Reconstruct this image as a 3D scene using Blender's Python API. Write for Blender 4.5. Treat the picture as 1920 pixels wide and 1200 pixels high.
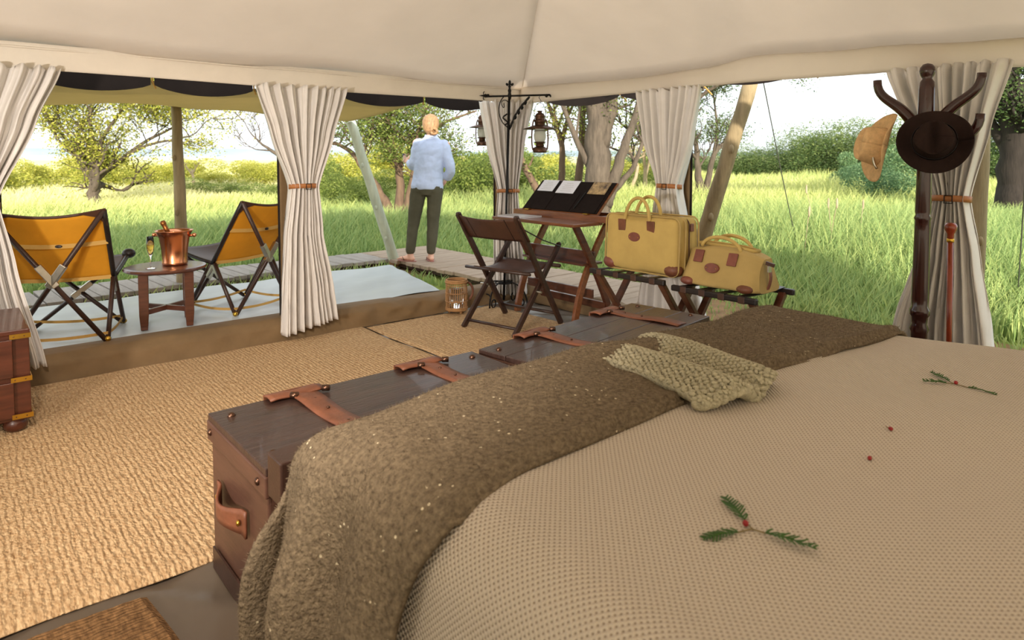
import bpy, math, random
import numpy as np
from math import sin, cos, pi, radians, sqrt
from mathutils import Vector, Matrix

for o in list(bpy.data.objects): bpy.data.objects.remove(o)
S = bpy.context.scene
COL = S.collection
random.seed(7); RNG = np.random.default_rng(7)

# ---------------------------------------------------------------- camera
cam = bpy.data.cameras.new('camera'); co = bpy.data.objects.new('camera', cam); COL.objects.link(co)
cam.sensor_fit = 'HORIZONTAL'; cam.sensor_width = 36.0
cam.lens = 36.0 * 1250 / 1920
cam.shift_y = -239.5 / 1920
cam.clip_start = 0.05; cam.clip_end = 3000
co.location = (0, 0, 1.30)
co.rotation_euler = (radians(87), 0, radians(49.6 - 90))
cam.dof.use_dof = True; cam.dof.focus_distance = 2.9; cam.dof.aperture_fstop = 4.5
S.camera = co

# ---------------------------------------------------------------- world, sun, lamps, exposure
w = bpy.data.worlds.new('World'); S.world = w; w.use_nodes = True
nt = w.node_tree; bg = nt.nodes['Background']
bg.inputs[0].default_value = (0.90, 0.96, 1.0, 1); bg.inputs[1].default_value = 1.35
sun = bpy.data.lights.new('sun', 'SUN'); so = bpy.data.objects.new('sun', sun); COL.objects.link(so)
sun.energy = 6.0; sun.angle = radians(1.5); sun.color = (1.0, 0.92, 0.78)
az, el = radians(-118), radians(15.5)
so.rotation_euler = Vector((cos(az)*cos(el), sin(az)*cos(el), sin(el))).to_track_quat('Z', 'Y').to_euler()
def lamp(name, loc, tgt, size, power, col):
    l = bpy.data.lights.new(name, 'AREA'); l.shape = 'DISK'; l.size = size; l.energy = power; l.color = col
    o = bpy.data.objects.new(name, l); COL.objects.link(o); o.location = loc
    o.rotation_euler = (Vector(loc) - Vector(tgt)).to_track_quat('Z', 'Y').to_euler(); return o
def spot(name, loc, tgt, power, col, size, blend, soft):
    l = bpy.data.lights.new(name, 'SPOT'); l.energy = power; l.color = col; l.spot_size = radians(size); l.spot_blend = blend; l.shadow_soft_size = soft
    o = bpy.data.objects.new(name, l); COL.objects.link(o); o.location = loc
    o.rotation_euler = (Vector(loc) - Vector(tgt)).to_track_quat('Z', 'Y').to_euler()
spot('hanging_lamp_light', (-.25, .75, 2.45), (.95, 3.15, .0), 205, (1.0, .88, .76), 76, .6, .12)
spot('low_fill_light', (-1.7, 1.0, 1.15), (2.6, 4.2, 1.75), 330, (1.0, .93, .86), 74, .6, .15)  # unseen fill flash low on the left, brightening the front wall
S.view_settings.view_transform = 'Standard'; S.view_settings.look = 'None'
S.view_settings.exposure = 0.36; S.view_settings.gamma = 1.0; S.view_settings.use_curve_mapping = False

# ---------------------------------------------------------------- materials
M = {}
def lin(c): return tuple(((x/255.0)/12.92 if x/255.0 <= .04045 else ((x/255.0+.055)/1.055)**2.4) for x in c)
def mat(name, col, rough=.6, metal=0., var=.25, vscale=8., bump=0., bscale=60., stretch=(1,1,1), spec=.5,
        trans=0., col2=None, coat=0., alpha=1., ior=1.45, transmission=0., detail=6., bstretch=None):
    m = bpy.data.materials.new(name); m.use_nodes = True; n = m.node_tree.nodes; L = m.node_tree.links
    p = n['Principled BSDF']; out = n['Material Output']
    c = lin(col) if max(col) > 1.5 else col
    p.inputs['Roughness'].default_value = rough; p.inputs['Metallic'].default_value = metal
    p.inputs['Specular IOR Level'].default_value = spec; p.inputs['IOR'].default_value = ior
    p.inputs['Coat Weight'].default_value = coat; p.inputs['Transmission Weight'].default_value = transmission
    tc = n.new('ShaderNodeTexCoord'); mp = n.new('ShaderNodeMapping'); mp.inputs['Scale'].default_value = stretch
    L.new(tc.outputs['Object'], mp.inputs['Vector'])
    if var > 0 or col2:
        nz = n.new('ShaderNodeTexNoise'); nz.inputs['Scale'].default_value = vscale; nz.inputs['Detail'].default_value = detail
        nz.inputs['Roughness'].default_value = .62
        L.new(mp.outputs[0], nz.inputs['Vector'])
        r = n.new('ShaderNodeValToRGB'); r.color_ramp.elements[0].position = .3; r.color_ramp.elements[1].position = .7
        d = (lin(col2) if col2 and max(col2) > 1.5 else col2) if col2 else tuple(x*(1-var) for x in c)
        b = c if col2 else tuple(min(1, x*(1+var*.6)) for x in c)
        r.color_ramp.elements[0].color = (*d, 1); r.color_ramp.elements[1].color = (*b, 1)
        L.new(nz.outputs['Fac'], r.inputs[0]); L.new(r.outputs[0], p.inputs['Base Color']); csock = r.outputs[0]
    else:
        p.inputs['Base Color'].default_value = (*c, 1); csock = None
    if bump > 0:
        n2 = n.new('ShaderNodeTexNoise'); n2.inputs['Scale'].default_value = bscale; n2.inputs['Detail'].default_value = 4
        mp2 = n.new('ShaderNodeMapping'); mp2.inputs['Scale'].default_value = bstretch or stretch
        L.new(tc.outputs['Object'], mp2.inputs['Vector']); L.new(mp2.outputs[0], n2.inputs['Vector'])
        b = n.new('ShaderNodeBump'); b.inputs['Strength'].default_value = bump; b.inputs['Distance'].default_value = .01
        L.new(n2.outputs['Fac'], b.inputs['Height']); L.new(b.outputs[0], p.inputs['Normal'])
    if trans > 0:
        t = n.new('ShaderNodeBsdfTranslucent'); mx = n.new('ShaderNodeMixShader'); mx.inputs[0].default_value = trans
        if csock: L.new(csock, t.inputs[0])
        else: t.inputs[0].default_value = (*c, 1)
        L.new(p.outputs[0], mx.inputs[1]); L.new(t.outputs[0], mx.inputs[2]); L.new(mx.outputs[0], out.inputs[0])
    M[name] = m; return m

mat('canvas', (240, 230, 218), .85, var=.03, vscale=3, bump=.12, bscale=220, trans=.45, spec=.2)
mat('canvas_trim', (236, 226, 212), .85, var=.06, vscale=4, bump=.12, bscale=220, trans=.12, spec=.2)
mat('curtain', (243, 238, 233), .9, var=.05, vscale=9, bump=.1, bscale=300, trans=.22, spec=.15)
mat('awning', (206, 190, 146), .9, var=.06, vscale=2, bump=.1, bscale=200, trans=.5, spec=.15)
mat('fly_dark', (36, 29, 26), .8, var=.2, vscale=5, spec=.2)
mat('brown_canvas', (120, 96, 66), .7, var=.18, vscale=5, bump=.25, bscale=14, spec=.35)
mat('groundsheet', (92, 80, 68), .30, var=.12, vscale=3, bump=.55, bscale=4.5, spec=.5, stretch=(1, .35, 1))
mat('deck', (186, 194, 198), .38, var=.10, vscale=2.5, bump=.18, bscale=6, stretch=(.4, 1.6, 1), spec=.5)
mat('plank_grey', (150, 142, 134), .75, var=.2, vscale=5, bump=.3, bscale=30, stretch=(6, 1, 1))
mat('plank_tan', (158, 138, 118), .8, var=.2, vscale=5, bump=.3, bscale=30, stretch=(1, 6, 1))
mat('pole_wood', (150, 132, 100), .8, var=.3, vscale=5, bump=.35, bscale=18, stretch=(5, 5, .8))
mat('pole_pale', (190, 196, 176), .8, var=.18, vscale=5, bump=.25, bscale=18, stretch=(5, 5, .8))
mat('wood_red', (88, 50, 34), .32, var=.4, vscale=5, bump=.06, bscale=40, stretch=(1.2, 1.2, 9), coat=.25)
mat('wood_redx', (80, 40, 26), .32, var=.4, vscale=5, bump=.06, bscale=40, stretch=(.8, 9, 9), coat=.25)
mat('wood_orange', (124, 76, 46), .3, var=.35, vscale=5, bump=.05, bscale=40, stretch=(9, 1.2, 9), coat=.2)
mat('wood_dark', (58, 38, 30), .38, var=.3, vscale=6, bump=.1, bscale=40, stretch=(4, 4, 4))
mat('wood_coat', (52, 18, 12), .22, var=.35, vscale=6, stretch=(4, 4, .8), coat=.4)
mat('trunk_top', (60, 42, 36), .34, var=.45, vscale=4, bump=.25, bscale=22, stretch=(.7, 7, 2), coat=.15)
mat('trunk_side', (84, 56, 44), .42, var=.3, vscale=4, bump=.08, bscale=20, stretch=(1, .6, 6))
mat('leather_tan', (114, 68, 46), .5, var=.3, vscale=14, bump=.2, bscale=50)
mat('leather_belt', (166, 108, 62), .5, var=.2, vscale=14)
mat('leather_dark', (72, 46, 34), .5, var=.25, vscale=8, bump=.12, bscale=40)
mat('leather_black', (34, 26, 24), .42, var=.3, vscale=10, bump=.15, bscale=40)
mat('leather_red', (126, 72, 58), .45, var=.25, vscale=16, bump=.15, bscale=60)
mat('bag_canvas', (192, 164, 98), .85, var=.10, vscale=7, bump=.15, bscale=260, spec=.2)
mat('bag_canvas2', (178, 152, 96), .85, var=.10, vscale=7, bump=.15, bscale=260, spec=.2)
mat('chair_canvas', (232, 166, 48), .8, var=.10, vscale=5, bump=.12, bscale=220, trans=.28, spec=.2)
mat('webbing', (190, 150, 80), .8, var=.1)
mat('brass', (206, 164, 70), .28, 1., var=.15)
mat('steel', (196, 190, 176), .35, 1., var=.2, vscale=20)
mat('rivet', (96, 70, 56), .3, .9, var=.1)
mat('iron', (26, 24, 24), .5, .6, var=.2)
mat('lantern_metal', (92, 66, 52), .4, .8, var=.35, vscale=30)
mat('copper', (222, 150, 110), .22, 1., var=.18, vscale=6, stretch=(1, 1, .3))
mat('glass', (255, 255, 255), .02, var=0, transmission=1., ior=1.45)
mat('frosted', (235, 235, 225), .5, var=0, trans=.5)
mat('champagne', (240, 206, 120), .05, var=0, transmission=.8, ior=1.33)
mat('bottle', (38, 52, 26), .15, var=.1, coat=.3)
mat('foil', (150, 96, 48), .35, .8, var=.3, vscale=40)
mat('felt_black', (34, 27, 25), .95, var=.2, vscale=30, spec=.1)
mat('paper', (224, 226, 236), .8, var=.03)
mat('magazine', (170, 166, 164), .4, var=.2, vscale=9)
mat('wicker', (166, 124, 80), .7, var=.3, vscale=30)
mat('straw', (216, 178, 128), .8, var=.2, vscale=40, bump=.4, bscale=120)
mat('hat_felt', (42, 28, 24), .85, var=.25, vscale=18, bump=.15, bscale=150, spec=.2)
mat('hat_ribbon', (28, 20, 18), .5, var=.1)
mat('wood_stick', (140, 54, 24), .25, var=.3, vscale=8, stretch=(4, 4, 1), coat=.4)
mat('skin', (226, 176, 152), .55, var=.06, vscale=12)
mat('hair', (166, 128, 90), .5, var=.45, vscale=26, stretch=(3, 3, 1), bump=.5, bscale=70)
mat('blouse', (196, 208, 236), .85, var=.05, vscale=10, bump=.35, bscale=9, spec=.2, trans=.08)
mat('trousers', (86, 82, 66), .8, var=.12, vscale=9, bump=.4, bscale=11, spec=.2)
mat('sandal', (170, 120, 110), .6, var=.1)
mat('leaf_sprig', (62, 100, 34), .6, var=.3, vscale=60, trans=.2)
mat('berry', (150, 30, 34), .4, var=.2)
mat('twig', (126, 110, 70), .7, var=.1)
mat('bark', (96, 84, 72), .9, var=.45, vscale=6, bump=.9, bscale=16, stretch=(3, 3, .5))
mat('bark_warm', (112, 90, 72), .9, var=.4, vscale=6, bump=.8, bscale=14, stretch=(3, 3, .5))
mat('bark_dark', (52, 44, 38), .9, var=.4, vscale=6, bump=.9, bscale=14, stretch=(3, 3, .5))
mat('bark_pale', (176, 156, 128), .9, var=.3, vscale=6)
mat('rope', (90, 92, 84), .8, var=.1)
mat('soil', (140, 108, 72), .95, var=.3, vscale=6, bump=.6, bscale=24)
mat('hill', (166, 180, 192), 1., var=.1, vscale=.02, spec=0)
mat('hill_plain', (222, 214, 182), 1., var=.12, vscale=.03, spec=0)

def tintmat(name, stops, trans=.35, rough=.7):
    m = bpy.data.materials.new(name); m.use_nodes = True; n = m.node_tree.nodes; L = m.node_tree.links
    p = n['Principled BSDF']; p.inputs['Roughness'].default_value = rough; p.inputs['Specular IOR Level'].default_value = .25
    a = n.new('ShaderNodeAttribute'); a.attribute_name = 'tint'
    r = n.new('ShaderNodeValToRGB'); cr = r.color_ramp
    while len(cr.elements) < len(stops): cr.elements.new(.5)
    for e, (pos, c) in zip(cr.elements, stops): e.position = pos; e.color = (*lin(c), 1)
    L.new(a.outputs['Fac'], r.inputs[0]); L.new(r.outputs[0], p.inputs['Base Color'])
    t = n.new('ShaderNodeBsdfTranslucent'); L.new(r.outputs[0], t.inputs[0])
    mx = n.new('ShaderNodeMixShader'); mx.inputs[0].default_value = trans
    L.new(p.outputs[0], mx.inputs[1]); L.new(t.outputs[0], mx.inputs[2]); L.new(mx.outputs[0], n['Material Output'].inputs[0])
    M[name] = m
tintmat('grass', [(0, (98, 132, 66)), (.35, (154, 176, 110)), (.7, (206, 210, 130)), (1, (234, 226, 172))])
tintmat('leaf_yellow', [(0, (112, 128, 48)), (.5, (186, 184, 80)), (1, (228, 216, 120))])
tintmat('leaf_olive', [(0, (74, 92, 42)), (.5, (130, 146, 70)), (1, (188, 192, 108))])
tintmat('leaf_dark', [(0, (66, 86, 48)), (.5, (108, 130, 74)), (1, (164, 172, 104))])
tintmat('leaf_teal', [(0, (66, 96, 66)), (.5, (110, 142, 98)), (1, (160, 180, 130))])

def special_mats():
    # meadow ground
    m = mat('ground', (150, 164, 84), .95, var=.3, vscale=.35, col2=(112, 122, 60), bump=.5, bscale=6, spec=.1)
    n = m.node_tree.nodes; L = m.node_tree.links; p = n['Principled BSDF']
    src = p.inputs['Base Color'].links[0].from_socket
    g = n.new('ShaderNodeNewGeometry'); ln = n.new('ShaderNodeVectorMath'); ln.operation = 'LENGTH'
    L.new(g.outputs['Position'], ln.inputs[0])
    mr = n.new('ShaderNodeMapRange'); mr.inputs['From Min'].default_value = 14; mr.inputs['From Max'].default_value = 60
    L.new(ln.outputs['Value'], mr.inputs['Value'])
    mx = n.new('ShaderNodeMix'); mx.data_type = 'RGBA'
    L.new(mr.outputs[0], mx.inputs[0]); L.new(src, mx.inputs[6]); mx.inputs[7].default_value = (*lin((222, 214, 158)), 1)  # distance haze put into the colour: ground turns pale straw far off
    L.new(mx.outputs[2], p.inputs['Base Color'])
    # jute rug: ribs along Y with knotted relief
    for nm, c1, c2 in (('jute', (216, 186, 146), (158, 122, 84)), ('jute_mat', (146, 110, 74), (88, 64, 42))):
        m = mat(nm, c1, .9, var=.3, vscale=70, col2=c2, stretch=(1.6, .4, 1), spec=.1, detail=5)
        n = m.node_tree.nodes; L = m.node_tree.links; p = n['Principled BSDF']
        tc = n.new('ShaderNodeTexCoord')
        wv = n.new('ShaderNodeTexWave'); wv.bands_direction = 'X' if nm == 'jute' else 'Y'; wv.inputs['Scale'].default_value = 14 if nm == 'jute' else 22
        wv.inputs['Distortion'].default_value = 5; wv.inputs['Detail'].default_value = 3; wv.inputs['Detail Scale'].default_value = 2
        mpw = n.new('ShaderNodeMapping'); mpw.inputs['Scale'].default_value = (1, .3, 1) if nm == 'jute' else (.3, 1, 1)
        L.new(tc.outputs['Object'], mpw.inputs[0]); L.new(mpw.outputs[0], wv.inputs['Vector'])
        vo = n.new('ShaderNodeTexVoronoi'); vo.inputs['Scale'].default_value = 85
        mpv = n.new('ShaderNodeMapping'); mpv.inputs['Scale'].default_value = (1.3, .7, 1) if nm == 'jute' else (.6, 1.3, 1)
        L.new(tc.outputs['Object'], mpv.inputs[0]); L.new(mpv.outputs[0], vo.inputs['Vector'])
        ad = n.new('ShaderNodeMath'); ad.operation = 'MULTIPLY_ADD'; ad.inputs[1].default_value = .8
        L.new(wv.outputs['Fac'], ad.inputs[0])
        sb = n.new('ShaderNodeMath'); sb.operation = 'SUBTRACT'; sb.inputs[0].default_value = 1; L.new(vo.outputs['Distance'], sb.inputs[1])
        L.new(sb.outputs[0], ad.inputs[2])
        b = n.new('ShaderNodeBump'); b.inputs['Strength'].default_value = .6; b.inputs['Distance'].default_value = .012
        L.new(ad.outputs[0], b.inputs['Height']); L.new(b.outputs[0], p.inputs['Normal'])
    # bedspread: woven honeycomb of small dimples
    m = mat('bedspread', (204, 192, 176), .9, var=.03, vscale=2, spec=.15)
    n = m.node_tree.nodes; L = m.node_tree.links; p = n['Principled BSDF']
    tc = n.new('ShaderNodeTexCoord'); sx = n.new('ShaderNodeSeparateXYZ'); L.new(tc.outputs['UV'], sx.inputs[0])
    def mth(op, a, b=None, c=None):
        q = n.new('ShaderNodeMath'); q.operation = op
        for i, v in enumerate((a, b, c)):
            if v is None: continue
            if isinstance(v, (int, float)): q.inputs[i].default_value = v
            else: L.new(v, q.inputs[i])
        return q.outputs[0]
    k = 2*pi/.0075
    a_ = mth('SINE', mth('MULTIPLY', mth('ADD', sx.outputs[0], sx.outputs[1]), k*.62)); b_ = mth('SINE', mth('MULTIPLY', mth('SUBTRACT', sx.outputs[0], sx.outputs[1]), k*.62))
    hgt = mth('MULTIPLY', mth('ADD', a_, b_), .5)
    hole = mth('SMOOTH_MIN', hgt, -.35, .2)
    b = n.new('ShaderNodeBump'); b.inputs['Strength'].default_value = .55; b.inputs['Distance'].default_value = .004
    L.new(hgt, b.inputs['Height']); L.new(b.outputs[0], p.inputs['Normal'])
    mr = n.new('ShaderNodeMapRange'); mr.inputs['From Min'].default_value = -.95; mr.inputs['From Max'].default_value = -.35
    L.new(hgt, mr.inputs['Value']); mx = n.new('ShaderNodeMix'); mx.data_type = 'RGBA'
    L.new(mr.outputs[0], mx.inputs[0]); mx.inputs[6].default_value = (*lin((128, 108, 92)), 1); mx.inputs[7].default_value = (*lin((205, 192, 176)), 1)  # shade inside the dimples put into the colour as darker dots
    L.new(mx.outputs[2], p.inputs['Base Color'])
    # felted throw with pale flecks
    m = mat('throw', (136, 120, 98), .97, var=.3, vscale=90, col2=(88, 76, 62), bump=.8, bscale=110, spec=.05)
    n = m.node_tree.nodes; L = m.node_tree.links; p = n['Principled BSDF']
    src = p.inputs['Base Color'].links[0].from_socket
    tc = n.new('ShaderNodeTexCoord'); vo = n.new('ShaderNodeTexVoronoi'); vo.inputs['Scale'].default_value = 42
    L.new(tc.outputs['Object'], vo.inputs['Vector'])
    lt = n.new('ShaderNodeMath'); lt.operation = 'LESS_THAN'; lt.inputs[1].default_value = .13; L.new(vo.outputs['Distance'], lt.inputs[0])
    nz = n.new('ShaderNodeTexNoise'); nz.inputs['Scale'].default_value = 13; L.new(tc.outputs['Object'], nz.inputs['Vector'])
    gt = n.new('ShaderNodeMath'); gt.operation = 'GREATER_THAN'; gt.inputs[1].default_value = .56; L.new(nz.outputs['Fac'], gt.inputs[0])
    mu = n.new('ShaderNodeMath'); mu.operation = 'MULTIPLY'; L.new(lt.outputs[0], mu.inputs[0]); L.new(gt.outputs[0], mu.inputs[1])
    mx = n.new('ShaderNodeMix'); mx.data_type = 'RGBA'; L.new(mu.outputs[0], mx.inputs[0]); L.new(src, mx.inputs[6]); mx.inputs[7].default_value = (*lin((214, 200, 170)), 1)
    L.new(mx.outputs[2], p.inputs['Base Color'])
    mat('knit', (186, 178, 152), .95, var=.3, vscale=60, bump=.6, bscale=160, spec=.05)
    # framed photo print on the desk lid
    mat('photo', (200, 170, 120), .4, var=.5, vscale=22, col2=(60, 44, 34))
special_mats()

# ---------------------------------------------------------------- mesh builder
class MB:
    def __init__(s, root=None): s.v = []; s.f = []; s.off = Vector(root.location) if root is not None else Vector((0, 0, 0))
    def add(s, vs, fs):
        b = len(s.v); s.v += [tuple(Vector(p) - s.off) for p in vs]; s.f += [tuple(i + b for i in f) for f in fs]; return s
    def box(s, c, d, rot=None):
        R = rot if rot is not None else Matrix.Identity(3); c = Vector(c)
        vs = [c + R @ Vector((x*d[0]/2, y*d[1]/2, z*d[2]/2)) for x in (-1, 1) for y in (-1, 1) for z in (-1, 1)]
        return s.add(vs, [(0, 1, 3, 2), (4, 6, 7, 5), (0, 4, 5, 1), (2, 3, 7, 6), (0, 2, 6, 4), (1, 5, 7, 3)])
    def beam(s, a, b, w, d, up=(0, 0, 1)):
        a = Vector(a); b = Vector(b); z = (b - a); l = z.length; z.normalize(); u = Vector(up)
        if abs(z.dot(u)) > .97: u = Vector((1, 0, 0))
        x = u.cross(z).normalized(); y = z.cross(x)
        return s.box((a + b)/2, (w, d, l), Matrix((x, y, z)).transposed())
    def tube(s, pts, r, seg=8, cap=True, closed=False, flat=None):
        P = [Vector(p) for p in pts]; n = len(P); R = r if hasattr(r, '__len__') else [r]*n
        T = []
        for i in range(n):
            a = P[(i-1) % n] if (closed or i > 0) else P[i]; b = P[(i+1) % n] if (closed or i < n-1) else P[i]
            T.append((b - a).normalized())
        u = T[0].orthogonal().normalized(); vs = []; 
        for i in range(n):
            u = (u - T[i]*u.dot(T[i])); u = u.normalized() if u.length > 1e-6 else T[i].orthogonal().normalized()
            v = T[i].cross(u)
            for k in range(seg):
                a = 2*pi*k/seg; vs.append(P[i] + u*cos(a)*R[i] + v*sin(a)*R[i])
        fs = []
        for i in range(n if closed else n-1):
            j = (i+1) % n
            for k in range(seg): fs.append((i*seg+k, i*seg+(k+1) % seg, j*seg+(k+1) % seg, j*seg+k))
        if cap and not closed: fs += [tuple(range(seg-1, -1, -1)), tuple((n-1)*seg+k for k in range(seg))]
        return s.add(vs, fs)
    def lathe(s, prof, seg=20, o=(0, 0, 0), mtx=None, sx=1., sy=1.):
        o = Vector(o); R = mtx if mtx is not None else Matrix.Identity(3); vs = []; fs = []
        for r, z in prof:
            for k in range(seg):
                a = 2*pi*k/seg; vs.append(o + R @ Vector((r*cos(a)*sx, r*sin(a)*sy, z)))
        n = len(prof)
        for i in range(n-1):
            for k in range(seg): fs.append((i*seg+k, i*seg+(k+1) % seg, (i+1)*seg+(k+1) % seg, (i+1)*seg+k))
        if prof[0][0] > 1e-4: fs.append(tuple(range(seg-1, -1, -1)))
        if prof[-1][0] > 1e-4: fs.append(tuple((n-1)*seg+k for k in range(seg)))
        return s.add(vs, fs)
    def grid(s, fn, nu, nv):
        vs = [fn(i/nu, j/nv) for i in range(nu+1) for j in range(nv+1)]
        fs = [(i*(nv+1)+j, (i+1)*(nv+1)+j, (i+1)*(nv+1)+j+1, i*(nv+1)+j+1) for i in range(nu) for j in range(nv)]
        return s.add(vs, fs)
    def prism(s, poly, dvec):
        d = Vector(dvec); n = len(poly); P = [Vector(p) for p in poly]
        return s.add(P + [p + d for p in P], [tuple(range(n-1, -1, -1)), tuple(range(n, 2*n))] + [(i, (i+1) % n, n+(i+1) % n, n+i) for i in range(n)])
    def ball(s, c, r, seg=10, rings=6, mtx=None):
        r = r if hasattr(r, '__len__') else (r, r, r); c = Vector(c); R = mtx if mtx is not None else Matrix.Identity(3)
        vs = []; fs = []
        for i in range(rings+1):
            t = pi*i/rings
            for k in range(seg):
                a = 2*pi*k/seg; vs.append(c + R @ Vector((r[0]*sin(t)*cos(a), r[1]*sin(t)*sin(a), -r[2]*cos(t))))
        for i in range(rings):
            for k in range(seg): fs.append((i*seg+k, i*seg+(k+1) % seg, (i+1)*seg+(k+1) % seg, (i+1)*seg+k))
        return s.add(vs, fs)
    def build(s, name, m, parent=None, smooth=False, bevel=0., solid=0., sub=0, uv=None):
        me = bpy.data.meshes.new(name); me.from_pydata(s.v, [], s.f); me.validate(); me.update()
        o = bpy.data.objects.new(name, me); COL.objects.link(o); me.materials.append(M[m] if isinstance(m, str) else m)
        if smooth: me.polygons.foreach_set('use_smooth', [True]*len(me.polygons))
        if solid: q = o.modifiers.new('solid', 'SOLIDIFY'); q.thickness = solid; q.offset = 0
        if bevel: q = o.modifiers.new('bevel', 'BEVEL'); q.width = bevel; q.segments = 2; q.limit_method = 'ANGLE'
        if sub: q = o.modifiers.new('sub', 'SUBSURF'); q.levels = sub; q.render_levels = sub
        if parent is not None: o.parent = parent
        return o
def tag(o, label, cat=None, group=None, kind=None):
    o['label'] = label
    if cat: o['category'] = cat
    if group: o['group'] = group
    if kind: o['kind'] = kind
    return o
def thing(name, label, cat, loc=(0, 0, 0), rotz=0., group=None):
    o = bpy.data.objects.new(name, None); COL.objects.link(o); o.location = loc; o.rotation_euler = (0, 0, rotz)
    o.empty_display_size = .05
    return tag(o, label, cat, group)
def struct(o, label=None):
    o['kind'] = 'structure'
    if label: o['label'] = label
    return o
def copy_tree(o, parent=None):
    c = o.copy(); COL.objects.link(c)
    if parent is not None: c.parent = parent
    for ch in o.children: copy_tree(ch, c)
    return c
def lerp(a, b, t): return a + (b - a)*t
def interp(keys, t):
    if t <= keys[0][0]: return keys[0][1]
    for (a, x), (b, y) in zip(keys, keys[1:]):
        if t <= b:
            q = (t - a)/(b - a); q = q*q*(3 - 2*q); return x + (y - x)*q
    return keys[-1][1]
def bez(p, n=12):
    P = [Vector(q) for q in p]; out = []
    for i in range(n+1):
        t = i/n; Q = P
        while len(Q) > 1: Q = [a.lerp(b, t) for a, b in zip(Q, Q[1:])]
        out.append(Q[0])
    return out
def hsh(*a):
    x = sin(sum(v*k for v, k in zip(a, (12.9898, 78.233, 37.719))))*43758.5453; return x - math.floor(x)
# ================================================================ SETTING
FY, RX, BY, LX = 4.62, 4.05, -2.0, -3.2
def gsheet(u, v):
    x = lerp(-3.25, 4.15, u); y = lerp(-2.05, 4.68, v); q = x*.65 + y*.76; p_ = x*.76 - y*.65
    return (x, y, .004*sin(q*21 + 1.4*sin(p_*5)) + .003*sin(q*37 + p_*6) + .002*sin(x*50)*sin(y*41) - .004)
m = MB(); m.grid(gsheet, 240, 220); struct(m.build('floor', 'groundsheet', smooth=True), 'brown plastic groundsheet covering the tent floor')
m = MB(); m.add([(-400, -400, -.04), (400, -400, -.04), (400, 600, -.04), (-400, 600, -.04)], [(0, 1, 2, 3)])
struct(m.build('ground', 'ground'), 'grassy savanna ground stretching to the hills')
# bare soil beside the veranda and along the right-hand tent edge
def patch(pts, name, z, mt, label):
    n = len(pts); c = Vector((sum(p[0] for p in pts)/n, sum(p[1] for p in pts)/n, z + .012))
    m = MB(); vs = [c] + [Vector((p[0] + .06*sin(i*2.3), p[1] + .06*cos(i*1.7), z - .03)) for i, p in enumerate(pts)]
    m.add(vs, [(0, 1 + i, 1 + (i+1) % n) for i in range(n)]); return struct(m.build(name, mt), label)
patch([(-2, 6.2), (0, 6.2), (1, 6.2), (2, 6.2), (3, 6.2), (3.6, 6.2), (4.2, 6.4), (4.2, 7.1), (3, 7.15), (2, 7.1), (1, 7), (0, 6.8), (-2, 6.8)], 'ground_soil', -.01, 'soil', 'bare sandy soil strip between veranda and boardwalk')
patch([(4.2, 1), (4.2, 2), (4.2, 3), (4.2, 4), (4.3, 4.6), (4.8, 4.6), (5.4, 3.6), (6.1, 2.7), (5.9, 1.6), (5.5, .6), (4.4, .4)], 'ground_soil', -.01, 'soil', 'bare soil along the right edge of the tent')

# ---- roof canvas
def eaveR(y): return interp([(.5, 1.85), (1.0, 1.87), (1.6, 1.91), (2.3, 1.945), (2.65, 1.90), (3.2, 1.89), (4.2, 1.91), (4.62, 1.92)], y)
RZ, RIDGE_Y = 3.08, 1.31; HX = RX - (RZ - 1.92)/.458
def front_slope(u, v):
    xe = lerp(LX, RX, u); xr = lerp(LX, HX, u)
    sag = .035*sin(pi*v)*(.6 + .4*sin(u*9)) + .02*sin(u*23)*(1-v)**4*min(1, (1-u)*8)
    return (lerp(xe, xr, v), lerp(FY, RIDGE_Y, v), lerp(1.92, RZ, v) - sag)
def right_slope(u, v):
    ye = lerp(BY, FY, u); e = eaveR(ye)
    return (lerp(RX, HX, v), lerp(ye, RIDGE_Y, v), lerp(e, RZ, v) - .035*sin(pi*v)*(1 if .02 < u < .98 else 1))
def back_slope(u, v): return (lerp(lerp(LX, RX, u), lerp(LX, HX, u), v), lerp(BY, RIDGE_Y, v), lerp(1.92, RZ, v) - .03*sin(pi*v))
m = MB(); m.grid(front_slope, 60, 14); m.grid(lambda u, v: right_slope(u, v), 60, 14); m.grid(back_slope, 20, 8)
ceil = struct(m.build('ceiling', 'canvas', smooth=True, solid=.004), 'cream canvas tent roof sloping down from the ridge')
m = MB(); m.tube([Vector(front_slope(1, v/20)) - Vector((0, 0, .003)) for v in range(21)], .004, 6); m.build('seam', 'canvas_trim', ceil)
def val_front(u, v):
    x = lerp(LX, RX, u); return (x, FY - .03 - .01*sin(x*3.1)*v + .012*sin(v*pi), lerp(1.787, 1.935, v) + .004*sin(x*2.2)*(1-v))
m = MB(); m.grid(val_front, 90, 6); struct(m.build('trim_1', 'canvas_trim', smooth=True, solid=.006), 'cream canvas band along the front eave')
m = MB(); m.tube([(lerp(LX, RX, i/60), FY - .034 - .008*sin(i*.9), 1.914 - .006*abs(sin(i*.37))) for i in range(61)], .006, 6); m.build('piping', 'canvas_trim', bpy.data.objects['trim_1'], smooth=True)
def val_right(u, v):
    y = lerp(BY, FY, u); e = eaveR(y); bot = interp([(.5, 1.71), (1, 1.745), (1.6, 1.775), (2.4, 1.79), (3.2, 1.79), (4.62, 1.785)], y)
    return (RX - .03 - .012*sin(v*pi) + .01*sin(y*4)*v, y, lerp(bot, e + .015, v))
m = MB(); m.grid(val_right, 90, 6); struct(m.build('trim_2', 'canvas', smooth=True, solid=.006), 'cream canvas band along the right eave')
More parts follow.
